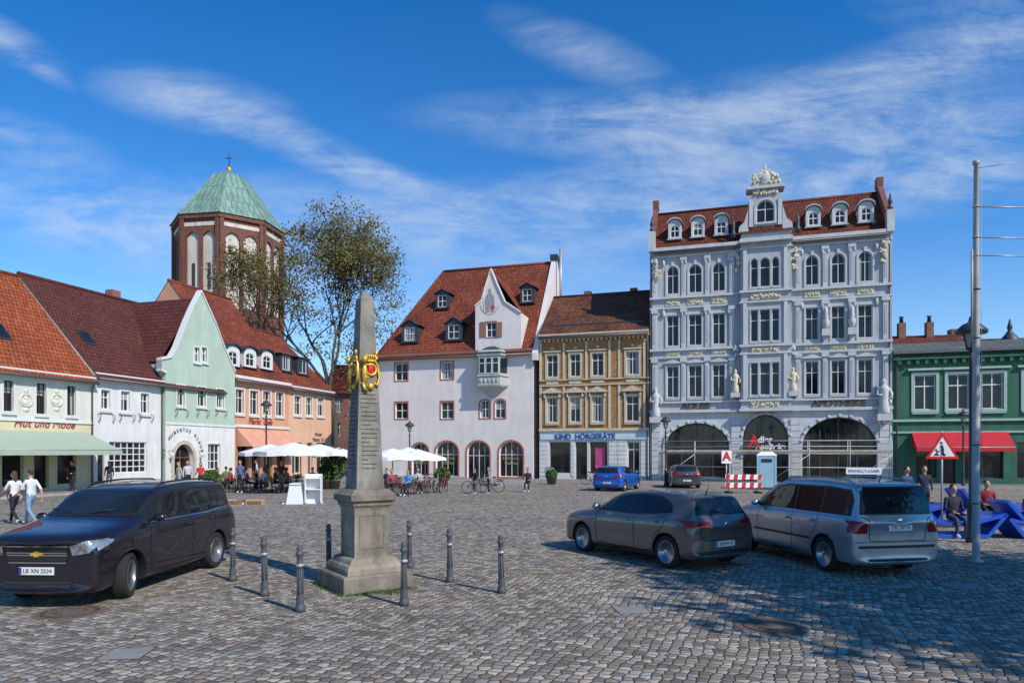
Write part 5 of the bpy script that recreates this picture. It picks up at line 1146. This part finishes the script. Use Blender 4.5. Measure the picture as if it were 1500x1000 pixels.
orl=dict(W=1.84,wb=2.76,r=.345,steer=18,bow=True,paint=paint('dark_aubergine_paint',(.014,.010,.015),.3),xf=2.32,xr=-2.34,wt=.715,
 top=[(2.32,.93),(2.28,1.0),(2.15,1.06),(1.8,1.12),(1.42,1.18),(1.27,1.22),(.45,1.62),(.25,1.665),(-.1,1.70),(-.8,1.72),(-1.6,1.70),(-2.05,1.66),(-2.15,1.60),(-2.27,1.14),(-2.34,.95)],
 belt=[(2.32,.84),(2.25,.90),(2.0,.97),(1.38,1.04),(.4,1.08),(-2.0,1.13),(-2.2,1.06),(-2.34,.88)],
 bot=[(2.32,.26),(2.2,.20),(-2.2,.22),(-2.34,.30)],plan=[(2.32,.90),(2.2,.95),(1.9,.985),(1.4,1),(-1.9,1),(-2.2,.985),(-2.34,.95)],
 dlo=[(1.05,1.12),(.38,1.51),(-.1,1.58),(-1.5,1.58),(-1.98,1.54),(-2.06,1.40),(-1.96,1.19),(-1.0,1.13)],
 sw=[[(.93,1.15),(.66,1.31),(.64,1.15)],[(.59,1.15),(.59,1.34),(.35,1.47),(-.1,1.54),(-.42,1.55),(-.42,1.14)],[(-.5,1.14),(-.5,1.55),(-1.25,1.55),(-1.25,1.15)],[(-1.33,1.16),(-1.33,1.55),(-1.93,1.51),(-1.99,1.40),(-1.92,1.22)]],
 seams=[[(.82,1.1),(.88,.8),(.84,.32)],[(-.46,1.1),(-.46,.32)],[(-1.29,1.12),(-1.25,.85),(-1.02,.6),(-1.0,.4)],[(.84,.32),(-1.0,.32)]],
 sill=[(.98,.28),(-.98,.28)],handles=[(-.3,.98),(-1.12,1.0)],mirror=(.76,1.13),chromeline=[(.95,1.105),(-1.0,1.115),(-1.92,1.175)],
 head=[[(.50,.90),(.52,.76),(.76,.80),(.86,.90),(.86,.98),(.72,.97)]],heads=[[(2.1,.82),(1.80,.93),(1.78,.96),(2.0,.97),(2.1,.95)]],tail=[[(.64,.9),(.86,.9),(.84,1.2),(.68,1.15)]],
 ws0=[(-.76,1.24),(.76,1.24),(.68,1.62),(-.68,1.62)],ws=[(-.72,1.27),(.72,1.27),(.65,1.6),(-.65,1.6)],rws0=[(-.72,1.16),(.72,1.16),(.64,1.61),(-.64,1.61)],rws=[(-.68,1.19),(.68,1.19),(.6,1.57),(-.6,1.57)],
 grille=[[(-.42,.66),(.42,.66),(.48,.90),(-.48,.90)],[(-.5,.28),(.5,.28),(.55,.42),(-.55,.42)],[(.60,.38),(.78,.40),(.78,.52),(.64,.52)],[(-.60,.38),(-.78,.40),(-.78,.52),(-.64,.52)]],
 gch=[[(-.43,.655),(.43,.655)],[(-.49,.905),(.49,.905)],[(-.45,.80),(.45,.80)],[(-.45,.765),(.45,.765)]],gbars=[[(-.43,.70),(.43,.70)],[(-.44,.73),(.44,.73)],[(-.46,.835),(.46,.835)],[(-.47,.87),(.47,.87)],[(-.5,.32),(.5,.32)],[(-.5,.37),(.5,.37)]],
 pf=.54,pr=.80,badge=1.0,fbadge=.783,rail=(.25,-1.95,.61),railm=BLACK)
golf=dict(W=1.80,wb=2.63,r=.318,paint=paint('brown_grey_paint',(.14,.12,.108),.5),ns=7,sw_=.022,xf=2.18,xr=-2.08,wt=.655,
 top=[(2.18,.72),(2.14,.80),(2.0,.86),(1.6,.95),(1.15,1.01),(1.02,1.05),(.28,1.39),(.1,1.43),(-.3,1.465),(-.8,1.475),(-1.3,1.455),(-1.70,1.41),(-1.79,1.36),(-1.95,1.04),(-2.03,.93),(-2.08,.80)],
 belt=[(2.18,.62),(2.1,.72),(1.6,.84),(1.2,.90),(.28,.94),(-.6,.965),(-1.5,1.0),(-1.85,.98),(-2.02,.86),(-2.08,.72)],
 bot=[(2.18,.26),(2.05,.19),(-1.9,.2),(-2.08,.30)],plan=[(2.18,.88),(2.05,.95),(1.7,.985),(1.3,1),(-1.5,1),(-1.9,.98),(-2.08,.93)],
 dlo=[(.86,1.0),(.26,1.31),(-.1,1.37),(-.5,1.40),(-1.0,1.38),(-1.32,1.26),(-1.42,1.08),(-.4,.995)],
 sw=[[(.72,1.02),(.62,1.10),(.24,1.29),(-.1,1.35),(-.36,1.37),(-.36,1.01)],[(-.43,1.01),(-.43,1.37),(-.95,1.36),(-1.02,1.34),(-1.02,1.04)],[(-1.07,1.05),(-1.07,1.32),(-1.28,1.23),(-1.35,1.11)]],
 seams=[[(.80,.98),(.82,.7),(.78,.3)],[(-.4,.98),(-.42,.3)],[(-1.36,1.04),(-1.22,.8),(-1.0,.62),(-.93,.35)],[(.78,.3),(-.93,.3)],[(1.6,.75),(.8,.80)]],
 sill=[(.95,.25),(-.95,.25)],handles=[(-.25,.86),(-1.08,.88)],mirror=(.70,1.02),
 head=[[(.5,.76),(.5,.66),(.76,.68),(.82,.8)]],tail=[[(.42,.83),(.42,.94),(.87,.97),(.88,.83),(.6,.82)]],tails=[[(-1.82,.84),(-1.84,.96),(-1.98,.95),(-1.99,.84)]],
 ws0=[(-.69,1.06),(.69,1.06),(.60,1.39),(-.60,1.39)],ws=[(-.66,1.09),(.66,1.09),(.57,1.365),(-.57,1.365)],rws0=[(-.68,1.05),(.68,1.05),(.60,1.37),(-.60,1.37)],rws=[(-.63,1.07),(.63,1.07),(.56,1.35),(-.56,1.35)],
 grille=[[(-.45,.66),(.45,.66),(.45,.74),(-.45,.74)],[(-.4,.3),(.4,.3),(.4,.45),(-.4,.45)]],rearblk=[[(-.66,.30),(.66,.30),(.74,.38),(-.74,.38)]],
 rseams=[[(-.66,1.02),(-.64,.66),(-.5,.58),(.5,.58),(.64,.66),(.66,1.02)],[(-.84,.6),(-.64,.62)],[(.64,.62),(.84,.6)]],pf=.5,pr=.50,badge=.88,fbadge=.70)
shr=dict(W=1.82,wb=2.84,r=.33,paint=paint('silver_paint',(.36,.375,.39),.55),ns=10,sw_=.02,xf=2.28,xr=-2.36,wt=.715,
 top=[(2.28,.76),(2.24,.86),(2.1,.94),(1.8,1.02),(1.42,1.11),(1.27,1.16),(.40,1.62),(.2,1.67),(-.1,1.71),(-.8,1.74),(-1.6,1.72),(-2.08,1.68),(-2.17,1.62),(-2.29,1.12),(-2.36,.95)],
 belt=[(2.28,.68),(2.2,.76),(1.9,.88),(1.4,.98),(.4,1.03),(-2.0,1.06),(-2.2,1.02),(-2.36,.86)],
 bot=[(2.28,.26),(2.15,.20),(-2.2,.21),(-2.36,.30)],plan=[(2.28,.88),(2.15,.95),(1.8,.985),(1.4,1),(-1.9,1),(-2.2,.985),(-2.36,.95)],
 dlo=[(1.06,1.09),(.32,1.53),(-.1,1.60),(-1.4,1.61),(-2.0,1.57),(-2.10,1.40),(-2.10,1.10)],
 sw=[[(.95,1.12),(.68,1.28),(.66,1.11)],[(.6,1.11),(.6,1.33),(.3,1.49),(-.1,1.56),(-.38,1.57),(-.38,1.10)],[(-.45,1.10),(-.45,1.57),(-1.22,1.58),(-1.22,1.10)],[(-1.3,1.11),(-1.3,1.57),(-1.95,1.53),(-2.03,1.4),(-2.03,1.13)]],
 seams=[[(.82,1.07),(.86,.8),(.82,.32)],[(-.42,1.07),(-.42,.32)],[(-1.26,1.08),(-1.22,.85),(-1.05,.62),(-1.02,.36)],[(.82,.32),(-1.02,.32)]],mould=[(1.0,.58),(-1.0,.59)],
 sill=[(1.0,.26),(-1.0,.26)],handles=[(-.28,.92),(-1.1,.94)],mirror=(.78,1.09),
 head=[[(.5,.82),(.5,.70),(.78,.73),(.84,.86)]],tail=[[(.62,.80),(.62,.98),(.74,1.02),(.88,1.02),(.88,.80)]],tails=[[(-2.10,.82),(-2.12,1.01),(-2.26,1.01),(-2.28,.82)]],
 ws0=[(-.73,1.18),(.73,1.18),(.66,1.62),(-.66,1.62)],ws=[(-.69,1.21),(.69,1.21),(.63,1.6),(-.63,1.6)],rws0=[(-.74,1.13),(.74,1.13),(.66,1.63),(-.66,1.63)],rws=[(-.69,1.16),(.69,1.16),(.62,1.60),(-.62,1.60)],
 grille=[[(-.45,.70),(.45,.70),(.45,.79),(-.45,.79)],[(-.4,.3),(.4,.3),(.4,.45),(-.4,.45)]],rearblk=[[(-.78,.53),(.78,.53),(.78,.58),(-.78,.58)],[(-.6,.3),(.6,.3),(.6,.34),(-.6,.34)]],
 rseams=[[(-.72,1.10),(-.60,1.04),(-.56,.66),(.56,.66),(.60,1.04),(.72,1.10)],[(-.84,.64),(.84,.64)]],pf=.5,pr=.90,badge=1.03,fbadge=.745,rail=(.2,-2.0,.62))
car('parked_minivan',(-6.74,12.02),(-.05,-1),orl,'LB XN 2534'); car('parked_hatchback',(3.03,14.82),(-.53,.85),golf,'SFB HV 47'); car('parked_estate_minivan',(6.50,14.5),(-.19,.98),shr,'OSL DP 77')
g2=dict(golf); g2['paint']=paint('bright_blue_paint',(.01,.12,.5),.3); x,y,_=G(910,719); car('parked_blue_hatchback',(x,y+1.4),(.45,.9),g2,'SFB A 12')
g3=dict(golf); g3['paint']=paint('dark_grey_paint',(.06,.06,.065),.4); x,y,_=G(1005,714); car('parked_grey_hatchback',(x,y+1),(.1,1),g3,'SFB K 31')
# =============================== SKY, SUN, CAMERA
Ld=Vector((-.7,.7,-.85)).normalized()
su=bpy.data.lights.new('sun','SUN'); su.energy=4.4; su.angle=rad(.53); su.color=(1,.92,.81); so=bpy.data.objects.new('sun',su); sc.collection.objects.link(so); so.rotation_euler=Ld.to_track_quat('-Z','Y').to_euler(); so.location=(20,-20,30)
w=bpy.data.worlds.new('World'); sc.world=w; w.use_nodes=True; n=w.node_tree.nodes; l=w.node_tree.links; bg=n['Background']
sky=n.new('ShaderNodeTexSky'); sky.sky_type='NISHITA'; sky.sun_disc=False; el=math.asin(-Ld.z); sky.sun_elevation=el; sky.sun_rotation=math.atan2(-Ld.x,-Ld.y); sky.air_density=1.0; sky.dust_density=.4; sky.ozone_density=2.0; sky.altitude=100
tc=n.new('ShaderNodeTexCoord').outputs['Generated']; sx=n.new('ShaderNodeSeparateXYZ'); l.new(tc,sx.inputs[0])
def mth(op,a,c=None,cl=False):
    x=n.new('ShaderNodeMath'); x.operation=op; x.use_clamp=cl
    for i,v in enumerate((a,c)):
        if v is None: continue
        if hasattr(v,'links'): l.new(v,x.inputs[i])
        else: x.inputs[i].default_value=v
    return x.outputs[0]
ya=mth('ADD',mth('ABSOLUTE',sx.outputs['Y']),.03); S=mth('DIVIDE',sx.outputs['X'],ya); T_=mth('DIVIDE',sx.outputs['Z'],ya)
cx=n.new('ShaderNodeCombineXYZ'); l.new(S,cx.inputs[0]); l.new(T_,cx.inputs[1])
tot=None
for px,py,a,c,an,st_ in ((30,80,120,34,28,.7),(90,125,60,16,30,.5),(300,165,170,50,10,.9),(450,225,210,34,22,.8),(590,280,170,26,16,.7),(860,100,170,44,22,.6),(980,205,420,60,3,.9),(1200,190,420,90,-6,.95),(1420,40,250,80,15,.5),(1380,250,300,90,-4,.7),(620,335,420,60,8,.8),(850,320,400,70,-3,.8),(130,310,300,70,6,.8),(300,370,300,60,4,.7),(1100,290,500,80,-6,.7),(1330,110,300,50,-15,.7),(60,220,160,40,15,.5),(650,430,500,60,0,.5)):
    mp=n.new('ShaderNodeMapping'); mp.vector_type='TEXTURE'; mp.inputs['Location'].default_value=((px-750)/1000,(662-py)/1000,0); mp.inputs['Rotation'].default_value=(0,0,rad(-an)); mp.inputs['Scale'].default_value=(a/1000,c/1000,1)
    l.new(cx.outputs[0],mp.inputs[0]); g=n.new('ShaderNodeTexGradient'); g.gradient_type='SPHERICAL'; l.new(mp.outputs[0],g.inputs[0]); v=mth('MULTIPLY',g.outputs['Fac'],st_); tot=v if tot is None else mth('ADD',tot,v)
def wisp(rot,sc_,det,dist,seed):
    mp=n.new('ShaderNodeMapping'); mp.inputs['Rotation'].default_value=(0,0,rad(rot)); mp.inputs['Scale'].default_value=sc_; mp.inputs['Location'].default_value=(seed,seed,0); l.new(cx.outputs[0],mp.inputs[0]); return noise(n,l,mp.outputs[0],1,det,.68,dist)
n1=wisp(18,(3.4,15,1),7,1.0,3); n2=wisp(-10,(4,19,1),7,1.3,7); n3=wisp(30,(9,13,1),6,.6,1)
nz=mth('ADD',mth('MULTIPLY',n1,.36),mth('ADD',mth('MULTIPLY',n2,.34),mth('MULTIPLY',n3,.30))); nz=mth('MULTIPLY',mth('SUBTRACT',nz,.42),6.0,True)
cl=mth('ADD',mth('MULTIPLY',mth('MULTIPLY',tot,1.4,True),mth('MULTIPLY',nz,.44)),mth('MULTIPLY',tot,.10),True)
hz=mth('MULTIPLY',mth('SUBTRACT',.34,mth('MAXIMUM',T_,0)),.55,True); cl=mth('ADD',cl,hz,True)
tint=ramp(n,l,T_,[(0,(1.05,1.3,1.45)),(.12,(.85,1.2,1.5)),(.35,(.35,.95,1.5)),(.7,(.10,.78,1.42))])
skc=mix(n,l,sky.outputs[0],tint,1,'MULTIPLY')
c=mix(n,l,skc,(5.4,6.2,7.2,1),cl)
l.new(c,bg.inputs[0]); bg.inputs[1].default_value=.12
cam=bpy.data.cameras.new('camera'); cam.lens=24; cam.sensor_width=36; cam.sensor_fit='HORIZONTAL'; cam.shift_y=.108; cam.clip_end=5000; cam.clip_start=.1
co=bpy.data.objects.new('camera',cam); co.location=(0,0,H); co.rotation_euler=(rad(90),0,0); sc.collection.objects.link(co); sc.camera=co
sc.view_settings.view_transform='Standard'; sc.view_settings.look='None'; sc.view_settings.exposure=0
